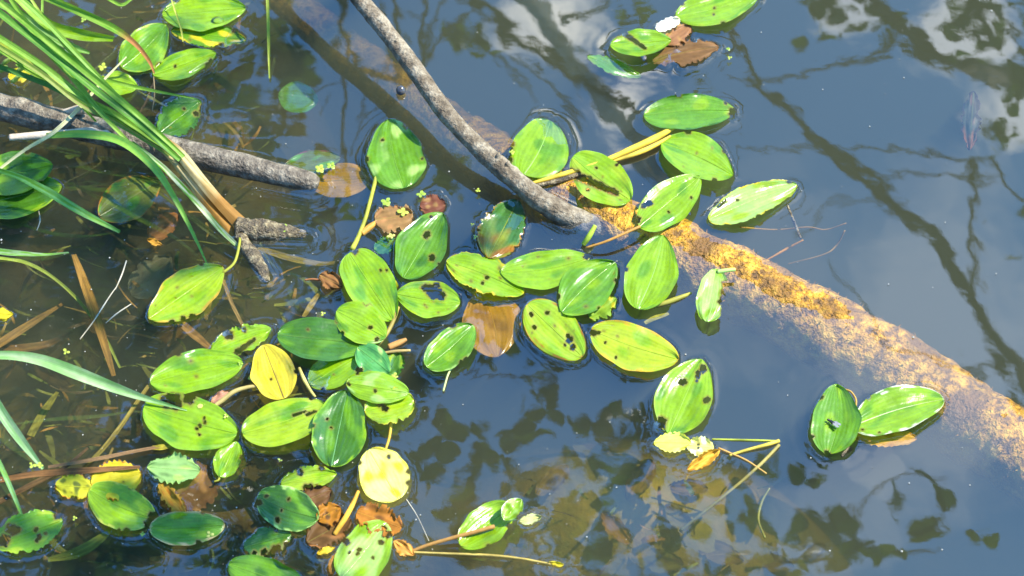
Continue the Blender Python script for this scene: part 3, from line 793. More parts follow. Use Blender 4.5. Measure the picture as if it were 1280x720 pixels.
dl('white_scrap', 'bright white leaf scrap beside the large green leaf', (820, 36), (850, 24), 16, (.82, .76, .62), c2=WHT, seed=90, z0=5, q=.35, rib=False, serr=5, nu=30, nv=16, group='leaf scraps')
dl('white_scrap', 'pale cream leaf scrap hanging from the rolled leaf tip', (649, 652), (677, 646), 14, (.36, .38, .16), c2=PY, seed=91, z0=4, q=.7, rib=False, nu=24, nv=12, group='leaf scraps')
dl('yellow_leaf', 'yellow leaf tip at the water edge beside sunken brown blades', (-14, 394), (17, 392), 18, YE, seed=92, z0=4, q=.8, cup=1, nu=30, nv=16)
dl('sunken_leaf', 'iridescent narrow leaf hanging under the water near the thick reflected bough', (1217, 114), (1212, 188), 26, (.014, .024, .012), c2=(.07, .03, .012), c3=(.008, .008, .012), edge=.2, seed=93, z0=-5, zt=-10, split_c=((.15, .055, .012), .62, .2), sub=True, q=.6, ragged=.2, group='sunken leaves')
dl('dead_leaf', 'salmon-pink flake of leaf beside the large chewed leaf', (264, 503), (288, 489), 13, (.42, .20, .12), c2=TAN, seed=94, z0=2, q=.5, rib=False, nu=24, nv=12)
dl('sunken_leaf', 'rusty leaf under dark water below the half-sunken green leaf', (186, 296), (222, 268), 30, (.34, .13, .03), c2=BRN, seed=95, z0=-14, sub=True, q=.5, rib=False, nu=30, nv=16, group='sunken leaves')
dl('sunken_leaf', 'small orange leaf afloat below the half-sunken green leaf', (184, 299), (203, 306), 9, (.50, .24, .03), seed=96, z0=0, sub=True, q=.7, rib=False, nu=24, nv=12, group='sunken leaves')
dl('sunken_leaf', 'small dark green leaf under water above the grooved leaf', (468, 312), (496, 300), 24, (.03, .12, .03), c2=MID, seed=97, z0=-2, sub=True, q=.5, rib=False, nu=30, nv=16, group='sunken leaves')
dl('sunken_leaf', 'green leaf under water behind the shiny convex leaf', (484, 470), (500, 440), 30, (.06, .18, .02), c2=YG, seed=98, z0=-1, sub=True, q=.5, nu=30, nv=16, group='sunken leaves')
dl('sunken_leaf', 'yellow-green leaf half hidden under the smooth oval leaf', (736, 396), (770, 372), 28, (.16, .26, .02), c2=YE, seed=99, z0=.4, q=.5, ragged=.3, nu=30, nv=16)
dl('sunken_leaf', 'pale sunken leaf seen below the yellow-green rimmed leaf', (164, 368), (214, 322), 46, (.16, .15, .08), c2=(.2, .2, .12), seed=100, z0=-45, sub=True, q=.5, nu=30, nv=16, group='sunken leaves')
dl('sunken_leaf', 'amber leaf under the sunlit leaf with the painted glare-white rim', (1062, 544), (1146, 548), 26, (.50, .26, .03), c2=OR, seed=101, z0=-6, sub=True, q=.5, rib=False, nu=30, nv=16, group='sunken leaves')

# leaf litter deep on the mound of the pond bed and in the shallows
lit = [(800, 600, 70, 30, (.30, .17, .03)), (850, 650, 60, 26, (.26, .20, .04)), (770, 660, 60, 24, (.34, .16, .02)), (900, 690, 66, 28, (.34, .20, .03)), (820, 700, 70, 30, (.22, .18, .03)),
       (690, 600, 60, 26, (.30, .18, .03)), (960, 700, 70, 26, (.38, .22, .03)), (860, 610, 50, 22, (.36, .20, .03)), (740, 560, 50, 22, (.20, .15, .03)), (1010, 690, 50, 20, (.3, .17, .03)),
       (130, 410, 60, 24, (.30, .15, .04)), (60, 470, 70, 24, (.22, .13, .05)), (210, 420, 60, 26, (.36, .20, .04)), (100, 520, 60, 24, (.2, .12, .04)), (150, 560, 60, 26, (.26, .12, .03)), (40, 560, 50, 22, (.24, .15, .04)), (300, 400, 50, 20, (.26, .18, .06)), (330, 350, 44, 18, (.2, .16, .06))]
spots_txt = ['on the mound near the toothed leaves', 'in the shallows by the brown blades']
for i, (x, y, L, w_, c) in enumerate(lit):
    a = random.uniform(0, 6.28)
    p = at(x, y, -.1); zz = bed_z(p[0:1], p[1:2])[0] * 1000 + 9
    ex, ey = math.cos(a) * L / 2, math.sin(a) * L / 2 * .8
    dl('sunken_litter_leaf', 'blurred rusty leaf lying ' + ('on the pond bed in the deeper open water' if x > 500 else 'on the shallow pond bed near the pale grass blade'), (x - ex, y - ey), (x + ex, y + ey), w_, c, c2=BRN, seed=200 + i, z0=zz, sub=True, q=.5, rib=False, cup=6, nu=24, nv=12,
       group='leaf litter on the bed in open water' if x > 500 else 'leaf litter on the bed in the shallows')

# ------------------------------------------------------------------ wood
root = thing('sunken_log', 'long sunken log coated in golden-brown algae, breaking the surface beside the stick', 'log', at(780, 290, 0))
S = [(235, -84, -.150, 58), (390, 36, -.142, 60), (525, 138, -.122, 64), (640, 218, -.080, 76), (722, 266, -.0365, 84), (800, 300, -.0335, 88), (880, 336, -.0362, 90), (1000, 396, -.0385, 93), (1065, 434, -.0415, 95),
     (1120, 466, -.050, 98), (1220, 532, -.047, 100), (1330, 604, -.049, 102), (1480, 694, -.056, 100), (1640, 790, -.075, 92)]
Cc, Rr = px_tube(S, 500)
V, F = tube_mesh(Cc, Rr, 72, .075, 31, lump=[(.41, .10, .03, 1.6), (.62, .10, .015, 1.2), (.24, .12, .03, 1.4)], freq=45)
nf = make_noise(77, 26, 420)
nrm = V[:500 * 72].reshape(500, 72, 3) - Cc[:, None]
nrm /= np.linalg.norm(nrm, axis=2)[..., None]
Vv = V[:500 * 72].reshape(500, 72, 3)
Vv = Vv + nrm * (.0010 * nf(Vv[..., 0] + Vv[..., 2], Vv[..., 1]))[..., None]
V[:500 * 72] = Vv.reshape(-1, 3)
mesh_obj('log_trunk', V, F, M_LOG, root, origin=root.location)
# algae tufts
tv, tf = [], []
r2 = np.random.default_rng(5)
for k in range(3000):
    i = r2.integers(20, 480); j = r2.integers(0, 72)
    p = Vv[i, j]; nn = nrm[i, j]
    if nn[2] < .15: continue
    d = nn + r2.normal(0, .5, 3); d /= np.linalg.norm(d)
    s_ = np.cross(d, r2.normal(0, 1, 3)); s_ /= np.linalg.norm(s_)
    h = r2.uniform(.002, .006); b = len(tv)
    tv += [p - s_ * .0007, p + s_ * .0007, p + d * h]
    tf.append((b, b + 1, b + 2))
o = mesh_obj('algae_tufts', np.array(tv), tf, M_LOG, root, origin=root.location)
o['kind'] = 'stuff'

root = thing('leaning_stick', 'bare grey stick slanting up out of the water from the log', 'branch', at(695, 266, 0))
S = [(790, 298, -36, 24), (758, 289, -22, 28), (728, 278, -9, 30), (702, 266, 2, 30), (672, 248, 12, 28), (640, 222, 20, 26), (600, 186, 30, 24), (560, 144, 40, 23), (528, 100, 48, 23), (500, 62, 56, 22), (470, 24, 64, 22), (440, -12, 72, 21), (400, -60, 82, 20), (330, -150, 100, 18)]
C, R = px_tube([(a, b, c * .001, d) for a, b, c, d in S], 260)
V, F = tube_mesh(C, R, 28, .07, 51, lump=[(.27, .22, .008, 1.4), (.24, .18, .006, .8), (.47, .15, .01, 2.2), (.62, .12, .02, 1.0)], freq=70)
o = mesh_obj('stick_bark', V, F, M_BARK, root, origin=root.location)
o.data.materials.append(M_WETBARK)                    # soaked foot
wn_ = make_noise(55, 10, 160)
for p_ in o.data.polygons:
    c_ = V[list(p_.vertices)].mean(0)
    if c_[2] < .006 + .004 * wn_(c_[0], c_[1]): p_.material_index = 1
for k, (x, y, z, w_) in enumerate([(622, 195, 38, 7), (634, 206, 33, 9), (495, 52, 66, 6)]):
    c = at(x, y, z * .001)
    C = np.array([c - np.array([0, 0, .006]), c, c + np.array([.002, .003, .003])])
    V, F = tube_mesh(C, np.array([w_, w_ * .8, w_ * .35]) / 2 * PX, 9, .2, k + 3, freq=300)
    mesh_obj('bark_knob', V, F, M_BARK, root, origin=root.location)

root = thing('weathered_log', 'grey weathered log lying across the water under the grass clump', 'log', at(392, 228, 0))
S = [(-60, 114, 14, 36), (0, 133, 12, 35), (80, 153, 12, 34), (150, 171, 10, 33), (230, 190, 8, 32), (300, 207, 5, 31), (350, 219, 2, 28), (385, 227, -2, 26), (396, 230, -6, 18)]
C, R = px_tube([(a, b, c * .001, d) for a, b, c, d in S], 240)
V, F = tube_mesh(C, R, 36, .06, 61, lump=[(.42, .16, .02, 1.2), (.93, .15, .015, 1.8), (.2, .1, .02, 2)], freq=60)
mesh_obj('log_bark', V, F, M_WETBARK, root, origin=root.location)
C, R = px_tube([(78, 142, .020, 10), (95, 138, .030, 12), (106, 136, .036, 13)], 8)
V, F = tube_mesh(C, R, 12, .06, 9, freq=200)
mesh_obj('cut_branch_stub', V, F, M_PALEWOOD, root, origin=root.location)

rod('peeled_twig', 'short pale peeled twig lying against the weathered log', 'twig', [(12, 172, 26, 9), (50, 169, 25, 10), (90, 166, 24, 10), (125, 165, 20, 12), (165, 178, 12, 14)], M_PALEWOOD, 60, 12, .06, 71, freq=120)

# ------------------------------------------------------------------ reed base and grass clump
root = thing('reed_plant', 'grassy reed with long green blades, pale broken base and brown rootstock over the weathered log', 'reed', at(305, 290, 0))
for k, pts in enumerate([[(188, 160, 36, 2), (212, 182, 29, 8), (240, 214, 24, 10), (272, 248, 18, 15), (300, 276, 9, 18), (318, 292, 2, 18)],
                         [(204, 170, 30, 2), (226, 190, 25, 8), (252, 222, 18, 9), (280, 258, 12, 13), (304, 286, 4, 14)],
                         [(184, 170, 28, 2), (205, 190, 22, 6), (236, 226, 15, 9), (266, 262, 9, 13), (292, 294, 2, 14)]]):
    ribbon('leaf_sheath', None, None, pts, (.48, .42, .22), (.36, .24, .08), seed=300 + k, vdepth=-.55, parent=root, tip=((.30, .15, .03), .55), n=40)
for o in list(root.children):
    o.data.transform(__import__('mathutils').Matrix.Translation(Vector(at(*([188, 160, .036], [204, 170, .030], [184, 170, .028])[[c.name for c in root.children].index(o.name)])) - root.location))
for pts, nm in (([(296, 284, 4, 26), (325, 288, 2, 27), (352, 290, -1, 22), (382, 293, -5, 10)], 'rootstock'), ([(300, 296, 2, 16), (314, 318, 0, 19), (326, 336, -1, 17), (334, 352, -4, 8)], 'root')):
    C, R = px_tube([(a, b, c * .001, d) for a, b, c, d in pts], 60)
    V, F = tube_mesh(C, R, 24, .16, 81, freq=160)
    mesh_obj(nm, V, F, M_ROOT, root, origin=root.location)

GB = 'grass blades of the clump'
gr = (.11, .26, .015); gd = (.045, .14, .015); gp = (.24, .38, .05); gy = (.32, .36, .04)


REED = root


def gb(label, pts, c1, c2=None, tip=None, **kw):
    pts = [(a, b, c, d * .8) for a, b, c, d in pts]
    o = ribbon('blade', None, None, pts, c1, c2, None, seed=len(COL.objects), tip=tip, parent=REED, **kw)
    o.location = Vector(at(pts[0][0], pts[0][1], pts[0][2] * .001)) - REED.location
    o['label'] = label
    return o


def gs(label, pts, c1, c2=None, tip=None, **kw):
    return ribbon('single_sedge', label, 'grass', pts, c1, c2, 'single grass blades', seed=len(COL.objects), tip=tip, **kw)


gb('main dark green blade of the clump', [(-30, -6, 150, 11), (60, 64, 110, 13), (120, 114, 80, 13), (170, 152, 55, 11), (225, 200, 28, 8)], gr, gd)
gb('pale green blade along the main dark blade', [(-30, -22, 156, 9), (64, 54, 118, 11), (128, 106, 84, 11), (178, 148, 58, 9), (230, 196, 30, 6)], gp, gr)
gb('blade lying flat beside the main blade', [(-40, 22, 130, 9), (50, 80, 100, 10), (105, 122, 70, 9), (150, 146, 50, 9), (215, 190, 27, 6)], gp, gr)
gb('brown-striped blade beside the flat one', [(-40, 34, 126, 7), (46, 88, 98, 8), (98, 128, 68, 8), (146, 154, 48, 7), (212, 194, 25, 5)], (.30, .26, .07), gr)
gb('blue-green blade crossing the weathered log', [(-20, 76, 90, 8), (60, 106, 70, 9), (110, 132, 55, 10), (165, 160, 38, 9), (228, 202, 22, 6)], (.05, .16, .04), gd)
gb('thin blade over the blue-green one', [(20, 80, 80, 4), (80, 114, 62, 6), (140, 148, 44, 6), (200, 186, 26, 4)], gp, gr)
gb('upper slender blade of the clump', [(-10, -30, 150, 6), (40, 10, 125, 8), (95, 66, 96, 8), (150, 124, 64, 7), (205, 180, 34, 5)], (.11, .27, .03), gp)
gb('slender yellow-green blade in the clump', [(24, -24, 140, 4), (64, 36, 110, 5), (112, 92, 80, 6), (170, 146, 50, 5), (214, 186, 30, 4)], gy, gp)
gb('fine blade leaning out under the clump', [(-20, 52, 96, 4), (40, 88, 76, 5), (90, 122, 56, 5), (120, 152, 36, 3)], gr, gp)
gb('narrow straight blade ending on the weathered log beside the arching blade', [(6, -12, 140, 7), (55, 58, 110, 9), (90, 96, 85, 9), (125, 140, 60, 8), (165, 182, 30, 5)], gr, gp)
gb('grass blade with a long browned tip touching the slim smooth leaf', [(40, -12, 130, 13), (95, 12, 110, 13), (140, 34, 80, 12), (168, 54, 50, 8), (186, 76, 20, 6), (193, 92, 5, 2)], gp, gr, tip=((.42, .17, .06), .60))
gb('short pale broad blade poking out under the clump', [(20, -4, 90, 12), (60, 30, 60, 16), (100, 42, 35, 20), (142, 48, 10, 10)], gp, BR)
gb('pale folded blade above the short broad blade', [(-20, -4, 110, 10), (20, 14, 80, 13), (60, 42, 50, 14), (90, 58, 25, 12), (112, 66, 8, 4)], (.26, .40, .12), gr)
gb('dark green blade behind the pale folded blade', [(10, -16, 100, 16), (40, 12, 70, 15), (70, 40, 40, 12), (90, 70, 20, 6)], gd, (.03, .1, .03))
gb('grass blade behind the clump leaning over the small buds', [(-30, 40, 90, 12), (10, 58, 80, 13), (60, 92, 60, 11), (100, 122, 40, 6)], gr, gy)
gb('arching bright blade rising from the peeled twig and dipping to the rimmed leaf', [(58, 170, 30, 9), (105, 168, 50, 13), (150, 176, 60, 14), (188, 204, 55, 13), (214, 240, 40, 9), (238, 285, 20, 6), (259, 330, 5, 2)], (.14, .36, .05), gp, n=90)
gb('thin straight blade reaching the dull nibbled leaf', [(110, 92, 30, 3), (150, 104, 28, 6), (190, 113, 22, 5), (243, 123, 8, 2)], gr, gp)
gs('dry straw stalk crossing the clump over the weathered log', [(-20, 226, 12, 3), (30, 188, 30, 4), (66, 166, 40, 5), (100, 134, 50, 5), (125, 105, 60, 3.5), (158, 71, 70, 1.5)], (.45, .45, .2), (.58, .52, .32))
gb('light green blade falling across the broad dark leaf into dark water', [(-20, 208, 45, 6), (20, 220, 42, 9), (60, 240, 34, 13), (100, 264, 20, 12), (150, 290, 0, 5)], (.16, .36, .09), gr)
gb('white-striped blade running down to the reed rootstock', [(165, 178, 30, 6), (205, 210, 26, 8), (245, 252, 18, 9), (275, 286, 10, 9), (298, 308, 2, 6)], (.50, .52, .32), gr)
gb('slim blade beside the white-striped one, under the arching blade', [(190, 196, 24, 4), (225, 232, 18, 5), (262, 274, 10, 5), (292, 306, 2, 3)], gr, gy)
gs('grey-green blade lying flat on the water by the brown sunken blades', [(-20, 312, 5, 8), (20, 317, 4, 8), (55, 319, 2, 6), (86, 316, .5, 3)], (.20, .30, .14), gr, flat=True)
gs('yellowish strand sagging under the water beside the upright brown blade', [(-10, 322, 2, 5), (30, 328, -1, 5), (65, 346, -6, 4), (100, 378, -12, 4), (130, 420, -18, 4), (150, 460, -26, 3)], (.30, .34, .06), (.2, .26, .03), flat=True)
gs('long pale grass blade whose tip rests on the large chewed leaf', [(-30, 446, 60, 9), (10, 444, 56, 11), (50, 450, 48, 14), (95, 466, 36, 16), (140, 483, 22, 13), (180, 497, 11, 8), (234, 513, 6, 1.5)], (.30, .42, .20), (.16, .33, .09), n=80)
gs('stiff pale blade dipping into the water left of the mottled yellow leaf', [(-25, 470, 40, 12), (0, 512, 26, 13), (25, 548, 12, 12), (54, 586, 0, 4)], (.28, .40, .20), (.14, .30, .09))
gs('thin grey-green blade dipping towards the dark chewed leaf', [(-20, 545, 30, 7), (0, 582, 20, 7), (14, 612, 10, 6), (29, 648, 0, 3)], (.12, .26, .12), gr)
gs('bent fine blade tip in the dark water beyond the clump', [(120, -10, 12, 3), (138, 0, 12, 4), (152, 6, 10, 4), (164, -1, 12, 3), (176, -10, 16, 2)], gp, gr)
gs('upright thin yellowish stem near the far end of the sunken log', [(333, -20, 60, 3), (335, 20, 40, 4), (336, 60, 20, 3.5), (337, 98, 3, 2)], (.34, .36, .04), (.2, .28, .03))
gs('fine upright stem hanging over the bright drop-carrying leaf', [(212, -8, 20, 1.5), (220, 16, 12, 2.5), (226, 34, 8, 2.5), (229, 52, 4, 1.5)], (.5, .48, .1), (.4, .4, .06))
gs('thin green strand at the far corner between grass blades', [(53, -6, 60, 3), (53, 16, 50, 3), (53, 34, 40, 2)], gp, gr)

# yellow stems by the log
rod('yellow_reed', 'thick yellow stem reaching from the stick to the bent broad leaf', 'stem', [(662, 230, 2, 4), (700, 219, 4, 6), (750, 203, 6, 6), (790, 186, 8, 8), (820, 172, 7, 9), (842, 160, 4, 5)], M_DULL, 50, 8, .05, 91, 'plant stems', col=(.60, .44, .05), freq=150)
rod('yellow_reed', 'thinner yellow stem lying close along the thick yellow stem', 'stem', [(765, 202, 4, 3), (795, 192, 5, 6), (818, 182, 5, 6), (838, 170, 4, 3)], M_DULL, 40, 8, .05, 92, 'plant stems', col=(.62, .46, .06), freq=150)
rod('dark_reed', 'dark wet stem lying along the water beside the stick foot', 'stem', [(664, 233, 1, 5), (690, 228, 2, 6), (720, 219, 2, 6), (748, 210, 1, 4)], M_ROOT, 30, 8, .08, 93, 'plant stems')
rod('water_reed', 'yellow-green stalk curving from the upright oval leaf to the grooved leaf', 'stem', [(470, 222, 1, 5), (463, 250, 2, 5), (456, 275, 2, 5), (447, 298, 1, 6), (440, 312, 0, 7)], M_DULL, 40, 8, .06, 94, 'plant stems', col=(.38, .38, .05))
rod('water_reed', 'short orange stalk under the tan dead leaf', 'stem', [(452, 292, 0, 8), (462, 284, 1, 8), (470, 278, 1, 5)], M_DULL, 20, 8, .06, 95, 'plant stems', col=(.52, .28, .05))
rod('water_reed', 'curved tan stalk looping round the yellow oval leaf', 'stem', [(262, 512, 2, 4), (276, 502, 4, 6), (292, 490, 6, 6), (310, 484, 6, 5), (330, 482, 4, 4)], M_DULL, 30, 8, .06, 96, 'plant stems', col=(.46, .36, .12))
rod('water_reed', 'tan stalk rising between the yellow leaf and the half-wet leaf', 'stem', [(374, 460, 8, 4), (380, 474, 9, 5), (388, 488, 8, 4), (394, 496, 6, 3)], M_DULL, 24, 8, .06, 97, 'plant stems', col=(.50, .42, .12))
rod('water_reed', 'bright orange stalk standing among the dead leaves', 'stem', [(418, 668, 3, 6), (430, 650, 10, 7), (440, 632, 16, 6), (448, 614, 18, 4)], M_DULL, 30, 8, .06, 98, 'plant stems', col=(.60, .34, .04))
rod('water_reed', 'long thin brown stalk trailing to a yellow bud over open water', 'stem', [(508, 690, 1, 3), (560, 692, 2, 3), (610, 694, 2, 3.5), (650, 698, 2, 3), (688, 705, 2, 3)], M_DULL, 50, 7, .1, 99, 'plant stems', col=(.40, .30, .08))
leaf('yellow_seedling', 'tiny yellow bud at the end of the long trailing stalk', 'bud', (684, 704), (705, 706), 8, YE, z0=3, q=.7, cup=2, rib=False, nu=20, nv=10, mat=M_DULL)
rod('water_reed', 'yellowish twig lying by the orange folded leaf', 'stem', [(912, 569, 1, 3), (935, 562, 2, 4), (958, 556, 3, 5), (974, 551, 2, 5)], M_DULL, 30, 7, .1, 100, 'plant stems', col=(.52, .40, .06))
rod('water_reed', 'olive twig crossing the yellowish twig and sinking away', 'stem', [(974, 556, 3, 4), (955, 576, 1, 4), (930, 599, -4, 4), (890, 632, -20, 4), (850, 664, -45, 4)], M_DULL, 40, 7, .1, 101, 'plant stems', col=(.34, .28, .08))
rod('water_reed', 'green-brown curved shoot under water beyond the toothed leaves', 'stem', [(962, 610, -2, 2), (952, 628, -10, 3), (948, 650, -14, 3), (956, 672, -8, 3)], M_DULL, 30, 7, .1, 102, 'plant stems', col=(.26, .24, .06))
rod('water_reed', 'fine yellow-green strand beside the yellowish twig', 'stem', [(890, 549, 1, 2), (930, 550, 1, 3), (970, 551, 1, 2)], M_DULL, 30, 6, .1, 103, 'plant stems', col=(.36, .40, .05))
rod('drowned_twig', 'pale drowned twig near the long pale leaf', 'twig', [(925, 284, -2, 2), (970, 287, -20, 2), (1010, 284, -17, 2.4), (1032, 287, -18, 1.6), (1058, 279, -12, 1.6)], M_DULL, 40, 7, .15, 104, 'drowned twigs', col=(.30, .16, .03))
rod('drowned_twig', 'curved drowned twig meeting the pale drowned twig', 'twig', [(1056, 288, -8, 2), (1046, 306, -24, 2.4), (1030, 318, -28, 2.2), (985, 330, -40, 1.4)], M_DULL, 40, 7, .15, 105, 'drowned twigs', col=(.30, .17, .04))
rod('drowned_twig', 'orange-tipped drowned twig beyond the half leaf', 'twig', [(1004, 300, -14, 2), (985, 310, -20, 3), (962, 323, -24, 2.4), (944, 333, -30, 1.5)], M_DULL, 30, 7, .15, 106, 'drowned twigs', col=(.46, .20, .02))
rod('drowned_twig', 'dark thin twig dropping from the pale leaf tip', 'twig', [(984, 256, 1, 2), (992, 276, -2, 4), (1001, 298, -4, 3)], M_ROOT, 24, 7, .1, 107, 'drowned twigs')
rod('drowned_twig', 'thin brown twig curving beside the sunlit leaf on the log', 'twig', [(1052, 570, 1, 3), (1058, 562, 2, 4), (1062, 552, 2, 4)], M_ROOT, 16, 7, .1, 108, 'drowned twigs')
rod('water_reed', 'brown stalk slanting from the cluster past the convex leaf', 'stem', [(486, 434, 0, 8), (500, 428, 2, 7), (508, 424, 3, 4)], M_DULL, 20, 8, .08, 109, 'plant stems', col=(.46, .24, .07))
rod('water_reed', 'short straw-coloured stalk end beside the stalked green leaf', 'stem', [(480, 441, 1, 3), (496, 439, 3, 4), (513, 438, 4, 3)], M_DULL, 20, 8, .08, 110, 'plant stems', col=(.56, .40, .14))
rod('water_reed', 'olive stalk under the pointed leaf beside the log', 'stem', [(806, 386, -1, 4), (830, 379, 1, 6), (850, 372, 1, 6), (864, 366, 0, 3)], M_DULL, 24, 8, .08, 111, 'plant stems', col=(.30, .28, .05))
rod('water_reed', 'greenish stub standing on the emerging log', 'stem', [(729, 306, 2, 6), (736, 296, 10, 7), (744, 282, 16, 5)], M_DULL, 20, 8, .1, 112, 'plant stems', col=(.30, .40, .04))
rod('water_reed', 'brown stalk behind the cluster between the grooved and rounded leaves', 'stem', [(498, 384, 2, 4), (492, 400, 2, 5), (484, 416, 1, 5), (472, 432, 0, 4)], M_DULL, 24, 8, .08, 113, 'plant stems', col=(.34, .26, .06))

# sunken grass strips in the shallows
SB = 'sunken brown grass strips'
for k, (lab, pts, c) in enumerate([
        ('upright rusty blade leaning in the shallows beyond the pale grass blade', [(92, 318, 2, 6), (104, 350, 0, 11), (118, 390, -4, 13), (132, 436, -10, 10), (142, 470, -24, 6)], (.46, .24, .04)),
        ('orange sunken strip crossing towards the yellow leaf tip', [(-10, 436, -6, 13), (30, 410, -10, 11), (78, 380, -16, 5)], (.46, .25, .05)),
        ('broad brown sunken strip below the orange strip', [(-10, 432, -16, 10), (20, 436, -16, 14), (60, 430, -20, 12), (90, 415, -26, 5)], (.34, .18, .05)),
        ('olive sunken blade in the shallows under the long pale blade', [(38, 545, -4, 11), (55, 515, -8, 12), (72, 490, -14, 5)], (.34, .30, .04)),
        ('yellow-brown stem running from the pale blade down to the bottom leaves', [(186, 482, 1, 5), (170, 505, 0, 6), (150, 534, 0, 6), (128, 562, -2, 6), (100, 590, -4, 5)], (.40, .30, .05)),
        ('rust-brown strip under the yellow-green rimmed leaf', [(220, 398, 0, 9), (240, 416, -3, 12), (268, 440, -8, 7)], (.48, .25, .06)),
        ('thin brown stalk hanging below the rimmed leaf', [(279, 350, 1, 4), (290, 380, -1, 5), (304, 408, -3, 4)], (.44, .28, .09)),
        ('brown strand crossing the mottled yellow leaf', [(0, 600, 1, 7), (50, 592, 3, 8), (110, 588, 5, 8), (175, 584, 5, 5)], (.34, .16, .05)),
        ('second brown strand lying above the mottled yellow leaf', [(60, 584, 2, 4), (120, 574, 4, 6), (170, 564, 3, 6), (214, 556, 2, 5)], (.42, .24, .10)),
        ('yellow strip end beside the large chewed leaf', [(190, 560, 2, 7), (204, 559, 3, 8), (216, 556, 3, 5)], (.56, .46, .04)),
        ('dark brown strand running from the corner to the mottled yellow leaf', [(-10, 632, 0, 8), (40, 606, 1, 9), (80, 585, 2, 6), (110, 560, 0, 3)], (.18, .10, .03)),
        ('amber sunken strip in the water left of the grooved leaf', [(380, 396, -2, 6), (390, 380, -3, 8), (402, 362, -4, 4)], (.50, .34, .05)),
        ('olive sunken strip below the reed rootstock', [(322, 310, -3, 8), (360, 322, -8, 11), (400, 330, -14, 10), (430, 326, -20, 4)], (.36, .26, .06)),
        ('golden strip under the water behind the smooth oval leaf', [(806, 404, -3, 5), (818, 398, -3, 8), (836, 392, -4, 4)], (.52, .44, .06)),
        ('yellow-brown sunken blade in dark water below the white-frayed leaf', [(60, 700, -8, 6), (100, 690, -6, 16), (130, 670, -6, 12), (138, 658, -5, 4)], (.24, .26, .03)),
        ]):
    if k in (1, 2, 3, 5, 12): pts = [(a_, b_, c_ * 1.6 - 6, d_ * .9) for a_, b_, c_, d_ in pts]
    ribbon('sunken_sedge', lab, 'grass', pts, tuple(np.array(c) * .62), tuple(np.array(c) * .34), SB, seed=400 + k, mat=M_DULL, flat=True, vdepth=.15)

# pale root threads
for k, (lab, pts) in enumerate([
        ('pale forked root thread in the shallows by the upright rusty blade', [(100, 424, -2, 1.6), (118, 400, -1, 2), (136, 372, 0, 2), (146, 358, 0, 1.2)]),
        ('pale root thread lying beside the forked thread', [(132, 404, -1, 1.5), (146, 392, 0, 2), (164, 380, 0, 1.3)]),
        ('white thread dangling beside the half-sunken green leaf', [(48, 262, 1, 1.5), (50, 276, 1, 2), (46, 288, 0, 1.3)]),
        ('thin pale stalk lying in shallows near the rimmed leaf', [(158, 326, 0, 2), (152, 344, 0, 2.2), (144, 362, -1, 1.6)]),
        ('hair-thin thread trailing from the lemon-yellow leaf', [(508, 624, 1, 1), (522, 646, 0, 1.2), (536, 676, 0, 1)]),
        ('thin dark stalk above the dull nibbled leaf', [(192, 96, 2, 1.5), (193, 118, 1, 1.6), (190, 140, 0, 1.2)])]):
    rod('root_thread', lab, 'root', pts, M_DULL, 24, 6, .1, 500 + k, 'fine root threads', col=(.45, .40, .30) if k != 5 else (.2, .15, .08))

# ------------------------------------------------------------------ small things
for (x, y, r) in [(400, 211, 7), (414, 207, 6), (526, 243, 6), (483, 252, 7), (504, 265, 7), (517, 280, 4), (489, 295, 5), (597, 238, 3.5), (594, 296, 4), (253, 504, 8), (315, 472, 5), (635, 470, 0), (912, 72, 4), (910, 61, 3),
                  (640, 190, 4), (355, 285, 6), (82, 440, 5), (40, 581, 6), (50, 582, 5), (93, 648, 4), (178, 667, 4), (128, 83, 6), (104, 25, 4), (494, 470, 5), (404, 392, 4), (282, 520, 4), (590, 280, 3), (300, 455, 4), (350, 575, 4), (262, 668, 6), (20, 95, 0)]:
    if not r: continue
    n = random.choice((3, 4, 5)); V = []; F = []
    for k in range(n):
        a = k * 6.28 / n + random.uniform(-.4, .4); l = r * random.uniform(.75, 1.2)
        c0 = len(V)
        for u, wv in ((0, .0), (.35, .32), (.75, .34), (1, .05)):
            for sgn in (-1, 1):
                px_ = x + math.cos(a) * l * u - math.sin(a) * l * wv * sgn; py_ = y + (math.sin(a) * l * u + math.cos(a) * l * wv * sgn) * .8
                V.append(at(px_, py_, .0045 + .0012 * math.sin(u * 3) + .0002 * k))
        for q_ in range(3):
            F.append((c0 + 2 * q_, c0 + 2 * q_ + 1, c0 + 2 * q_ + 3, c0 + 2 * q_ + 2))
    V = np.array(V); c = np.array(random.choice([(.40, .46, .06), (.30, .42, .05), (.50, .50, .12)]))
    b = at(x, y, 0)
    o = mesh_obj('duckweed', V, F, M_LEAF, None, np.repeat(c[None], len(V), 0), np.tile([.5, .5], (len(V), 1)), origin=b)
    o.location = b
    tag(o, 'tiny yellow-green duckweed scrap floating between the leaves', 'duckweed', 'duckweed scraps')

for k, (x, y) in enumerate([(3, 66), (6, 78), (2, 88), (14, 74), (18, 100), (24, 88)]):
    C, R = px_tube([(x - 4, y + 3, .018, 2), (x, y, .022, 6), (x + 4, y - 3, .026, 6), (x + 7, y - 5, .03, 2)], 12)
    V, F = tube_mesh(C, R, 8, .3, k, freq=300)
    o = mesh_obj('green_seedling', V, F, M_LEAF, None, np.repeat(np.array([[.36, .46, .08]]), len(V), 0), np.tile([.5, .5], (len(V), 1)), origin=C[0])
    o.location = C[0]
    tag(o, 'small green bud by the little yellow leaf beside the grass clump', 'bud', 'green buds')


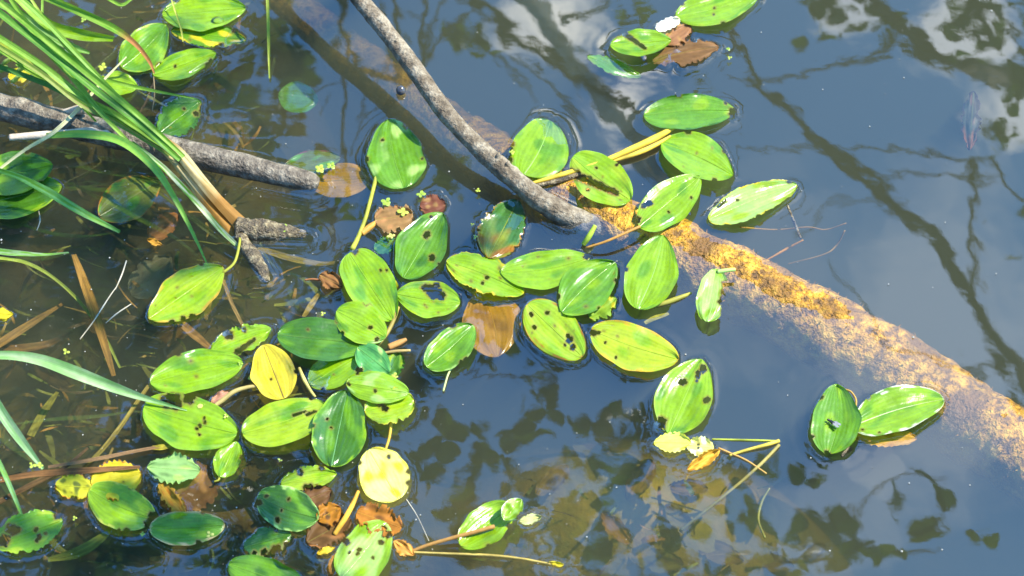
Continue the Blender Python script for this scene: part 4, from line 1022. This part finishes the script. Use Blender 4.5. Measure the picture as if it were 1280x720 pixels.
def blob(name, c, r, sc, mat, parent=None, origin=None, half=False, nu=14, nv=20):
    V = []; F = []
    th = np.linspace(0, np.pi / 2 if half else np.pi, nu)
    for a in th:
        for b in np.linspace(0, 2 * np.pi, nv, endpoint=False):
            V.append(np.array(c) + r * np.array([math.sin(a) * math.cos(b) * sc[0], math.sin(a) * math.sin(b) * sc[1], math.cos(a) * sc[2]]))
    for i in range(nu - 1):
        for j in range(nv):
            F.append((i * nv + j, (i + 1) * nv + j, (i + 1) * nv + (j + 1) % nv, i * nv + (j + 1) % nv))
    return mesh_obj(name, V, F, mat, parent, origin=origin)


b = at(272, 26, .0045)
o = blob('water_drop', b, .0072, (1.05, 1, .42), M_DROP, origin=b, half=True); o.location = b
tag(o, 'clear round water drop sitting on the bright green leaf', 'drop')
b = at(501, 113, .004)
o = blob('dark_bead', b, .0056, (1, 1, 1.05), M_BEAD, origin=b); o.location = b
tag(o, 'shiny dark round bead at the water surface over the algae log', 'bead')
# the fly
b = at(1041, 530, .0065)
fly = thing('fly', 'small dark fly resting on the upright oval leaf', 'fly', b)
dr = np.array([.72, -.62, 0]); sd_ = np.array([.62, .72, 0]); zz = np.array([0, 0, 1.0])
C = np.array([b - dr * .0055, b - dr * .003, b, b + dr * .003, b + dr * .0052]) + zz * .002
V, F = tube_mesh(C, np.array([.0007, .0016, .0019, .0016, .0009]), 10)
mesh_obj('body', V, F, M_BLACK, fly, origin=b)
blob('head', b - dr * .0062 + zz * .002, .0014, (1, 1, 1), M_BLACK, fly, b)
for sg in (-1, 1):
    w0 = b + zz * .0036
    V = [w0 - dr * .001, w0 + dr * .002 + sd_ * sg * .003, w0 + dr * .008 + sd_ * sg * .0032, w0 + dr * .009 + sd_ * sg * .001, w0 + dr * .005]
    mesh_obj('wing', V, [(0, 1, 2, 3, 4)], M_WING, fly, origin=b)
    for k in (-1, 0, 1):
        j0 = b + zz * .0015 + dr * k * .002
        C = np.array([j0, j0 + sd_ * sg * .003 + dr * k * .002 + zz * .001, j0 + sd_ * sg * .006 + dr * k * .004 - zz * .002])
        V, F = tube_mesh(C, np.array([.0003, .00025, .0002]), 5)
        mesh_obj('leg', V, F, M_BLACK, fly, origin=b)

# drifting specks nobody could count
V, F = [], []
r3 = np.random.default_rng(3)
for k in range(300):
    x, y = r3.uniform(0, 1280), r3.uniform(0, 720)
    if r3.random() < .4: x, y = r3.uniform(0, 600), r3.uniform(150, 720)
    c = at(x, y, .0012); r = r3.uniform(.0003, .0009) * (1 if r3.random() > .08 else 1.8); b0 = len(V)
    for a in range(5):
        V.append(c + r * np.array([math.cos(a * 1.257), math.sin(a * 1.257), 0]))
    V.append(c + np.array([0, 0, r * .7]))
    for a in range(5): F.append((b0 + a, b0 + (a + 1) % 5, b0 + 5))
o = mesh_obj('floating_specks', V, F, M_SPECK, smooth=False)
tag(o, 'tiny pale specks of dust drifting on the water', 'dust', kind='stuff')


# ------------------------------------------------------------------ water (with the rims the leaves draw in it)
xs = stretch_axis(-.64, .64, 620, outs); ys = stretch_axis(-.50, .60, 540, outs)
wn1 = make_noise(601, 14, 40.0); wn2 = make_noise(602, 16, 150.0); wn3 = make_noise(603, 10, 8.0)
X, Y = np.meshgrid(xs, ys, indexing='ij')
H = .00005 * wn1(X, Y) + .000007 * wn2(X, Y) + .0003 * wn3(X, Y)
calm = smooth01((X + .35) / .3)
H = H + (1 - calm) * (.00007 * make_noise(604, 12, 75.0)(X, Y))
REST = H.copy()
men = np.zeros_like(H); low = np.zeros_like(H)
for ring, zr in LEAF_OUTLINES:
    x0, y0 = ring.min(0) - .05; x1, y1 = ring.max(0) + .05
    i0, i1 = np.searchsorted(xs, [x0, x1]); j0, j1 = np.searchsorted(ys, [y0, y1])
    if i1 - i0 < 2 or j1 - j0 < 2: continue
    gx = X[i0:i1, j0:j1]; gy = Y[i0:i1, j0:j1]
    d = np.full(gx.shape, 9.0); nz_ = np.zeros(gx.shape)
    for k in range(0, len(ring)):
        dd = np.hypot(gx - ring[k, 0], gy - ring[k, 1])
        m = dd < d; d = np.where(m, dd, d); nz_ = np.where(m, zr[k], nz_)
    ins = np.zeros(gx.shape, bool)
    for k in range(len(ring)):
        a = ring[k]; c = ring[(k + 1) % len(ring)]
        cond = ((a[1] > gy) != (c[1] > gy))
        xi = (c[0] - a[0]) * (gy - a[1]) / (c[1] - a[1] + 1e-15) + a[0]
        ins ^= cond & (gx < xi)
    wet = np.clip(1 - np.abs(nz_) / .012, .15, 1)
    h = np.where(ins, 0, .0011 * wet * np.exp(-d / .0038) + .000008 * np.cos(d * 2 * np.pi / .011) * np.exp(-d / .018))
    men[i0:i1, j0:j1] += h
    low[i0:i1, j0:j1] = np.minimum(low[i0:i1, j0:j1], np.where(ins & (nz_ > -.0005), -.0022, 0))
# wood pierces the surface
for (ax_, ay_, bx_, by_, rr_) in ((0, 152, 392, 236, 20), (672, 255, 712, 276, 17), (300, 298, 380, 300, 12), (306, 305, 332, 348, 9)):
    a = at(ax_, ay_, 0); c = at(bx_, by_, 0)
    ux, uy = c[0] - a[0], c[1] - a[1]; L2 = ux * ux + uy * uy
    t = np.clip(((X - a[0]) * ux + (Y - a[1]) * uy) / L2, 0, 1)
    d = np.abs(np.hypot(X - a[0] - t * ux, Y - a[1] - t * uy) - rr_ * PX)
    men += .0010 * np.exp(-d / .004) + .000014 * np.cos(d * 2 * np.pi / .013) * np.exp(-d / .02)
Z = H + np.minimum(men, .0022) + low
ny = len(ys); nx = len(xs)
V = np.stack([X, Y, Z], -1).reshape(-1, 3)
i = np.arange(nx - 1)[:, None]; j = np.arange(ny - 1)[None]; a = i * ny + j
F = np.stack([a, a + ny, a + ny + 1, a + 1], -1).reshape(-1, 4)
# closed below the bed, so that the murk fills it
nb = len(V)
bot = [(xs[0], ys[0], -1.2), (xs[-1], ys[0], -1.2), (xs[-1], ys[-1], -1.2), (xs[0], ys[-1], -1.2)]
V = np.vstack([V, bot])
me = bpy.data.meshes.new('water')
faces = F.tolist()
faces.append([nb, nb + 3, nb + 2, nb + 1])
faces.append([i_ * ny for i_ in range(nx)][::-1] + [nb, nb + 1])
faces.append([(nx - 1) * ny + j_ for j_ in range(ny)][::-1] + [nb + 1, nb + 2])
faces.append([i_ * ny + ny - 1 for i_ in range(nx)] + [nb + 2, nb + 3])
faces.append([j_ for j_ in range(ny)] + [nb + 3, nb])
me.from_pydata(V.tolist(), [], faces)
me.polygons.foreach_set('use_smooth', [True] * len(F) + [False] * 5)
me.materials.append(M_WATER); me.update()
water = bpy.data.objects.new('water', me); COL.objects.link(water)
tag(water, 'still murky pond water mirroring blue sky and branches', None, kind='structure')


# ------------------------------------------------------------------ the trees above, seen as reflections
def limb(parent, pts, mat, Y=None, n=40, seed=0, name='limb', scale=1.0, rough=.08):
    """rows (mirror px, py, width px[, Y])"""
    P = []
    for a in pts:
        yy = a[3] if len(a) > 3 else Y
        p = mirrored(a[0], a[1], yy)
        rr = .78 * a[2] / 2 * K * (np.linalg.norm(p - np.array([CAM[0], CAM[1], -CAM[2]])))
        P.append((*p, rr))
    P = np.array(P)
    S = spline(P, n)
    wob = make_noise(seed + 3, 8, 9.0)
    S[:, 0] += .011 * wob(S[:, 1] + S[:, 0], S[:, 2]); S[:, 2] += .011 * wob(S[:, 0], S[:, 2] + 4)
    V, F = tube_mesh(S[:, :3], np.maximum(S[:, 3], .002), 10, rough, seed, freq=8)
    return mesh_obj(name, V, F, mat, parent, origin=parent.location)


def foliage(parent, clumps, size, col, seed, name='crown'):
    """clumps: (mirror px, py, radius px, Y, count)"""
    r = np.random.default_rng(seed)
    V, F, Cl = [], [], []
    for (x, y, rp, Y, cnt) in clumps:
        c = mirrored(x, y, Y)
        dist = np.linalg.norm(c - np.array([CAM[0], CAM[1], -CAM[2]]))
        R = rp * K * dist
        for _ in range(cnt):
            p = c + r.normal(0, .5, 3) * R * np.array([1, .8, 1])
            L = size * r.uniform(.65, 1.2); W = L * r.uniform(.32, .45)
            d = r.normal(0, 1, 3); d[2] -= .5; d /= np.linalg.norm(d)
            nn = np.cross(d, r.normal(0, 1, 3)); nn[2] += .8 * np.sign(nn[2] + 1e-6); s_ = np.cross(d, nn); s_ /= np.linalg.norm(s_)
            up = np.cross(s_, d)
            b = len(V)
            prof = [(0, 0), (.12, .55), (.32, .95), (.55, 1), (.78, .68), (1, 0)]
            for k, (u, wv) in enumerate(prof):
                m_ = p + d * L * u - up * L * .15 * u * u
                if k in (0, 5):
                    V.append(m_)
                else:
                    V += [m_ - s_ * W * wv + up * W * .25, m_, m_ + s_ * W * wv + up * W * .25]
            F += [(b, b + 1, b + 2), (b, b + 2, b + 3)]
            for k in range(3):
                o_ = b + 1 + 3 * k
                F += [(o_, o_ + 3, o_ + 4, o_ + 1), (o_ + 1, o_ + 4, o_ + 5, o_ + 2)]
            o_ = b + 10
            F += [(o_, b + 13, o_ + 1), (o_ + 1, b + 13, o_ + 2)]
            cc = np.array(col) * r.uniform(.7, 1.3)
            Cl += [cc] * 14
    return mesh_obj(name, V, F, M_FOLIAGE, parent, np.array(Cl), np.tile([.5, .5], (len(V), 1)), origin=parent.location, smooth=False)


# far bank the trees stand on
V, F = grid(np.linspace(-14, 14, 60), np.linspace(4.2, 22, 40), lambda x, y: -.3 + .75 * smooth01((y - 4.2) / 1.5) + .12 * bn1(x * .15, y * .15))
o = mesh_obj('bank', V, F, M_BANK)
tag(o, 'grassy earth bank beyond the pond', None, kind='structure')


def trunk(parent, base, top, r0, r1, mat, seed):
    P = np.array([(*base, r0), (*(np.array(base) * .5 + np.array(top) * .5 + np.array([.1, .05, 0])), (r0 + r1) / 2), (*top, r1)])
    S = spline(P, 30)
    V, F = tube_mesh(S[:, :3], S[:, 3], 16, .07, seed, freq=5)
    return mesh_obj('trunk', V, F, mat, parent, origin=parent.location)


# 1 the dark bough tree on the right
t1 = thing('alder_tree', 'dark tree whose crooked boughs mirror in the open water beyond the log', 'tree', (3.6, 6.0, .3), 'trees over the pond')
Yt = 4.2
top1 = mirrored(1420, 160, 5.0)
trunk(t1, (3.6, 6.0, .3), top1, .16, .10, M_TRUNK, 1)
limb(t1, [(1420, 160, 40, 5.0), (1280, 106, 34, 4.6), (1205, 82, 32), (1140, 48, 30), (1095, -5, 28), (1060, -70, 20)], M_TRUNK, Yt * 1.0, 50, 11)
limb(t1, [(1500, 640, 40, 4.6), (1280, 468, 26), (1225, 372, 24), (1160, 296, 22), (1090, 238, 20), (1025, 185, 18), (960, 120, 14), (915, 45, 11), (880, -30, 8)], M_TRUNK, Yt * 1.0, 60, 12)
limb(t1, [(1420, 160, 20, 5.0), (1300, 260, 10), (1232, 200, 9), (1222, 300, 10), (1228, 380, 12), (1262, 450, 14), (1300, 520, 12)], M_TRUNK, Yt * 1.0, 50, 13)
limb(t1, [(1226, 208, 7), (1160, 196, 6), (1080, 200, 5), (960, 190, 4), (885, 176, 3)], M_TRUNK, Yt * 1.0, 40, 14)
limb(t1, [(1235, 232, 6), (1150, 232, 5), (1090, 236, 3)], M_TRUNK, Yt * 1.0, 30, 15)
limb(t1, [(1140, 50, 9), (1060, 80, 7), (985, 96, 6), (900, 96, 4)], M_TRUNK, Yt * 1.0, 30, 16)
limb(t1, [(1180, 300, 5), (1120, 260, 4), (1060, 270, 3), (1000, 300, 3)], M_TRUNK, Yt * 1.0, 30, 17)
limb(t1, [(1320, 480, 8), (1200, 440, 6), (1110, 415, 5), (1075, 372, 4), (1050, 330, 3)], M_TRUNK, Yt * 1.0, 40, 18)
limb(t1, [(1280, 40, 8), (1235, 15, 6), (1200, -10, 5)], M_TRUNK, Yt * 1.0, 20, 19)
foliage(t1, [(1220, 20, 40, 4.2, 40), (1040, 10, 36, 4.2, 36), (1290, 90, 40, 4.2, 40), (1105, 30, 26, 4.2, 24), (1250, 170, 30, 4.2, 14), (1340, 300, 50, 4.4, 50), (1350, 0, 70, 4.4, 80)], .07, (.06, .12, .02), 21)

# 2 the pale tree in the middle
t2 = thing('birch_tree', 'pale-barked tree mirrored as a mottled grey band beyond the stick', 'tree', (.2, 5.6, .3), 'trees over the pond')
limb(t2, [(640, -260, 46, 5.2), (640, -60, 44), (668, 20, 40), (704, 80, 38), (740, 130, 34), (790, 185, 28), (840, 250, 12)], M_BIRCH, 4.8, 50, 31, 'trunk')
limb(t2, [(560, -40, 22), (600, 20, 18), (650, 60, 16), (710, 100, 14), (770, 135, 12), (840, 150, 6)], M_TRUNK, 4.6, 40, 32)
limb(t2, [(700, 30, 12), (740, 20, 9), (780, -6, 7)], M_BIRCH, 4.6, 20, 33)
limb(t2, [(640, 80, 5), (690, 120, 6), (715, 150, 7), (718, 200, 5)], M_TRUNK, 4.5, 30, 34)
limb(t2, [(560, 40, 4), (610, 78, 7), (640, 112, 5), (660, 140, 3)], M_TRUNK, 4.5, 30, 35)
foliage(t2, [(610, 60, 20, 4.5, 6), (570, 70, 16, 4.5, 5), (800, 30, 40, 4.6, 10), (860, 120, 40, 4.6, 5)], .08, (.07, .13, .03), 36)

# 3 the sapling with a forked top on the left
t3 = thing('willow_sapling', 'dark upright sapling mirrored left of the stick with a forked head', 'tree', (-1.2, 4.9, .3), 'trees over the pond')
limb(t3, [(405, -330, 16, 4.6), (418, -60, 12), (424, 60, 11), (427, 180, 11), (424, 300, 10), (420, 420, 7)], M_TRUNK, 3.4, 60, 41, 'trunk')
for k, pts in enumerate([[(418, 110, 5), (370, 128, 5), (320, 150, 4), (280, 190, 3)], [(424, 220, 5), (450, 180, 4), (470, 120, 4), (490, 60, 3)],
                         [(424, 60, 10), (470, 90, 16), (510, 110, 24), (540, 70, 8), (600, 20, 5)], [(510, 110, 14), (480, 50, 14), (465, -20, 10)], [(515, 105, 14), (500, 40, 12), (492, -20, 10)],
                         [(520, 105, 12), (528, 40, 9), (524, -20, 8)], [(525, 70, 6), (545, 30, 5), (556, -20, 4)], [(505, 15, 3), (540, 50, 4), (542, 80, 4), (520, 98, 4)]]):
    limb(t3, pts, M_TRUNK, 3.4, 30, 50 + k)
foliage(t3, [(360, 60, 40, 3.4, 24), (350, 130, 40, 3.4, 24), (340, 220, 50, 3.4, 36), (390, 260, 40, 3.4, 24), (300, 60, 40, 3.2, 30), (260, 130, 50, 3.2, 34), (360, 320, 40, 3.2, 26), (450, 330, 30, 3.2, 14), (425, 225, 24, 3.4, 10), (560, 230, 20, 3.4, 6), (600, 330, 26, 3.4, 8)], .085, (.05, .11, .02), 61)  # clump over the sunken brown leaf added to screen sky glare

# 4 the leafy boughs hanging low overhead
t4 = thing('overhanging_tree', 'leafy boughs overhead mirrored as dark leaf shapes in the near water', 'tree', (-2.6, 5.2, .3), 'trees over the pond')
trunk(t4, (-2.6, 5.2, .3), mirrored(60, 560, 3.0), .15, .09, M_TRUNK, 4)
limb(t4, [(60, 560, 40, 3.0), (300, 640, 26), (560, 700, 18), (800, 730, 14), (1000, 700, 9), (1180, 690, 5)], M_TRUNK, 2.2, 50, 71)
limb(t4, [(60, 560, 30, 3.0), (120, 300, 16), (200, 120, 10), (260, -20, 6)], M_TRUNK, 2.4, 40, 72)
limb(t4, [(300, 640, 14), (420, 520, 8), (560, 480, 5), (700, 470, 3)], M_TRUNK, 2.2, 30, 73)
limb(t4, [(980, 705, 6), (1060, 640, 4), (1120, 600, 3), (1190, 590, 2)], M_TRUNK, 2.0, 30, 74)
foliage(t4, [(560, 560, 50, 2.2, 16), (640, 590, 60, 2.2, 24), (720, 620, 60, 2.2, 24), (660, 500, 50, 2.2, 14), (760, 540, 50, 2.2, 14), (600, 660, 60, 2.2, 24), (700, 700, 70, 2.2, 31), (800, 590, 46, 2.2, 11), (840, 690, 70, 2.2, 27), (920, 640, 40, 2.2, 8), (940, 590, 34, 2.2, 6),
             (960, 700, 50, 2.1, 18), (1030, 650, 36, 2.0, 8), (1070, 690, 40, 2.0, 11), (1010, 600, 20, 2.0, 3), (1120, 615, 18, 2.0, 3), (1170, 600, 14, 2.0, 3), (1180, 650, 18, 2.0, 3), (1230, 680, 18, 2.0, 3), (1130, 700, 14, 2.0, 3),
             (612, 405, 24, 2.4, 16), (600, 435, 22, 2.4, 10), (520, 470, 40, 2.2, 14), (560, 420, 40, 2.2, 12), (450, 620, 60, 2.2, 40), (330, 680, 70, 2.3, 50), (200, 640, 80, 2.4, 110), (80, 680, 90, 2.4, 120), (60, 560, 80, 2.5, 80), (250, 570, 70, 2.4, 60), (420, 680, 60, 2.3, 40), (700, 780, 90, 2.2, 80), (950, 790, 90, 2.1, 70), (450, 780, 90, 2.2, 80),  # leading clumps added to keep sky glare off the sunken amber leaf
             (100, 400, 90, 2.5, 110), (250, 420, 80, 2.5, 90), (350, 520, 70, 2.4, 70), (200, 320, 80, 2.5, 80), (320, 300, 60, 2.6, 50), (60, 480, 80, 2.5, 70), (450, 430, 50, 2.4, 26), (60, 250, 80, 2.5, 110), (150, 200, 70, 2.5, 70), (260, 230, 50, 2.6, 40), (60, 100, 60, 2.5, 40), (180, 60, 60, 2.5, 40), (30, 0, 70, 2.5, 50)], .075, (.05, .10, .02), 75)


# 6 the dense crown standing behind the left shore
t6 = thing('dense_tree', 'dense dark tree crown mirrored over the left shallows', 'tree', (-3.0, 7.0, .4), 'trees over the pond')
trunk(t6, (-3.0, 7.0, .4), mirrored(100, 300, 4.4), .2, .12, M_TRUNK, 6)
r6 = np.random.default_rng(66)
cl6 = []
while len(cl6) < 95:
    x_, y_ = r6.uniform(-120, 480), r6.uniform(-60, 800)
    if x_ > 300 + .22 * (y_ - 200) + r6.normal(0, 40): continue
    if r6.random() < .12: continue
    cl6.append((x_, y_, 44, r6.uniform(3.8, 4.8), 30))
foliage(t6, cl6, .11, (.045, .09, .018), 67)
for k in range(6):
    a_ = r6.uniform(0, 260); limb(t6, [(100, 300, 20, 4.4), (a_, 60 + 110 * k, 10), (a_ + r6.uniform(-80, 160), 20 + 120 * k, 4)], M_TRUNK, 4.3, 24, 90 + k)


# 5 a leafy bough leaning in from the sunny side, its dapples fall on the grass and the shallows
t5 = thing('shading_bough_tree', 'leafy tree on the sunny side dappling the grass clump with shade', 'tree', (3.4, 2.2, -.05), 'trees over the pond')


def place(parent, pts, mat, seed, name='limb'):
    S = spline(np.array(pts, float), 40)
    V, F = tube_mesh(S[:, :3], S[:, 3], 10, .08, seed, freq=8)
    return mesh_obj(name, V, F, mat, parent, origin=parent.location)


place(t5, [(3.4, 2.2, -.4, .12), (3.35, 2.1, 1.5, .10), (3.2, 2.0, 3.2, .07), (3.1, 2.1, 5.0, .03)], M_TRUNK, 81, 'trunk')
place(t5, [(3.3, 2.05, 2.6, .05), (2.4, 1.4, 3.0, .03), (1.7, .8, 2.9, .018), (1.1, .45, 2.5, .006)], M_TRUNK, 82)
SD = np.array(sv)


def shade_leaves(parent, spots, size, col, seed):
    """leaf clumps on the sun's side of spots on the water: (px, py, radius m, distance m, count)"""
    r = np.random.default_rng(seed)
    V, F, Cl = [], [], []
    for (x, y, R, dd, cnt) in spots:
        c = at(x, y, 0) + SD * dd
        for _ in range(cnt):
            p = c + r.normal(0, .5, 3) * R
            L = size * r.uniform(.7, 1.25); W = L * .4
            d = r.normal(0, 1, 3); d /= np.linalg.norm(d)
            s_ = np.cross(d, r.normal(0, 1, 3)); s_ /= np.linalg.norm(s_); up = np.cross(s_, d)
            b = len(V)
            V += [p, p + d * L * .3 + s_ * W, p + d * L * .7 + s_ * W * .8, p + d * L - up * L * .1, p + d * L * .7 - s_ * W * .8, p + d * L * .3 - s_ * W, p + d * L * .5 - up * W * .2]
            F += [(b, b + 1, b + 6), (b + 1, b + 2, b + 6), (b + 2, b + 3, b + 6), (b + 3, b + 4, b + 6), (b + 4, b + 5, b + 6), (b + 5, b, b + 6)]
            Cl += [np.array(col) * r.uniform(.7, 1.3)] * 7
    return mesh_obj('crown', V, F, M_FOLIAGE, parent, np.array(Cl), np.tile([.5, .5], (len(V), 1)), origin=parent.location, smooth=False)


shade_leaves(t5, [(105, 285, .08, 2.9, 9), (15, 250, .07, 2.9, 5), (70, 330, .08, 2.7, 5), (30, 680, .10, 2.6, 6), (150, 700, .10, 2.6, 8),
                  (300, 90, .12, 2.9, 5), (320, 680, .08, 2.6, 5), (200, 360, .06, 2.7, 2), (610, 280, .07, 2.6, 2)], .075, (.05, .10, .02), 83)


# tangled weed under the water, too fine to count
r7 = np.random.default_rng(17)
V, F, Cl = [], [], []
zones = [(0, 400, 300, 720, 260), (0, 330, 0, 300, 130), (640, 980, 600, 720, 24)]
for (xa, xb, ya, yb, cnt) in zones:
    for _ in range(cnt):
        x, y = r7.uniform(xa, xb), r7.uniform(ya, yb)
        a = r7.uniform(0, 6.28); L = r7.uniform(18, 70); z = -r7.uniform(.02, .10) if xa < 500 else -r7.uniform(.05, .12)
        w_ = r7.uniform(.0006, .0022) if r7.random() > .15 else r7.uniform(.002, .004)
        c = np.array(((.30, .20, .05), (.20, .20, .04), (.36, .19, .04), (.14, .16, .03), (.10, .07, .03))[r7.integers(0, 5)]) * r7.uniform(.6, 1.2)
        b = len(V); n_ = 7
        cur = r7.uniform(-1.2, 1.2); px_, py_ = x, y
        for k in range(n_):
            p = at(px_, py_, z + r7.normal(0, .001) + .006 * math.sin(k))
            aa = a + cur * k / n_
            sx = np.array([math.sin(aa), math.cos(aa), r7.normal(0, .3)]) * w_ * (1 - abs(k / (n_ - 1) - .4))
            V += [p - sx, p + sx]; Cl += [c, c]
            px_ += math.cos(aa) * L / n_; py_ += math.sin(aa) * L / n_ * .8
        for k in range(n_ - 1):
            F.append((b + 2 * k, b + 2 * k + 1, b + 2 * k + 3, b + 2 * k + 2))
o = mesh_obj('submerged_weed', V, F, M_DULL, None, np.array(Cl), np.tile([.5, .5], (len(V), 1)))
tag(o, 'tangle of fine brown and olive weed under the water', 'weed', kind='stuff')
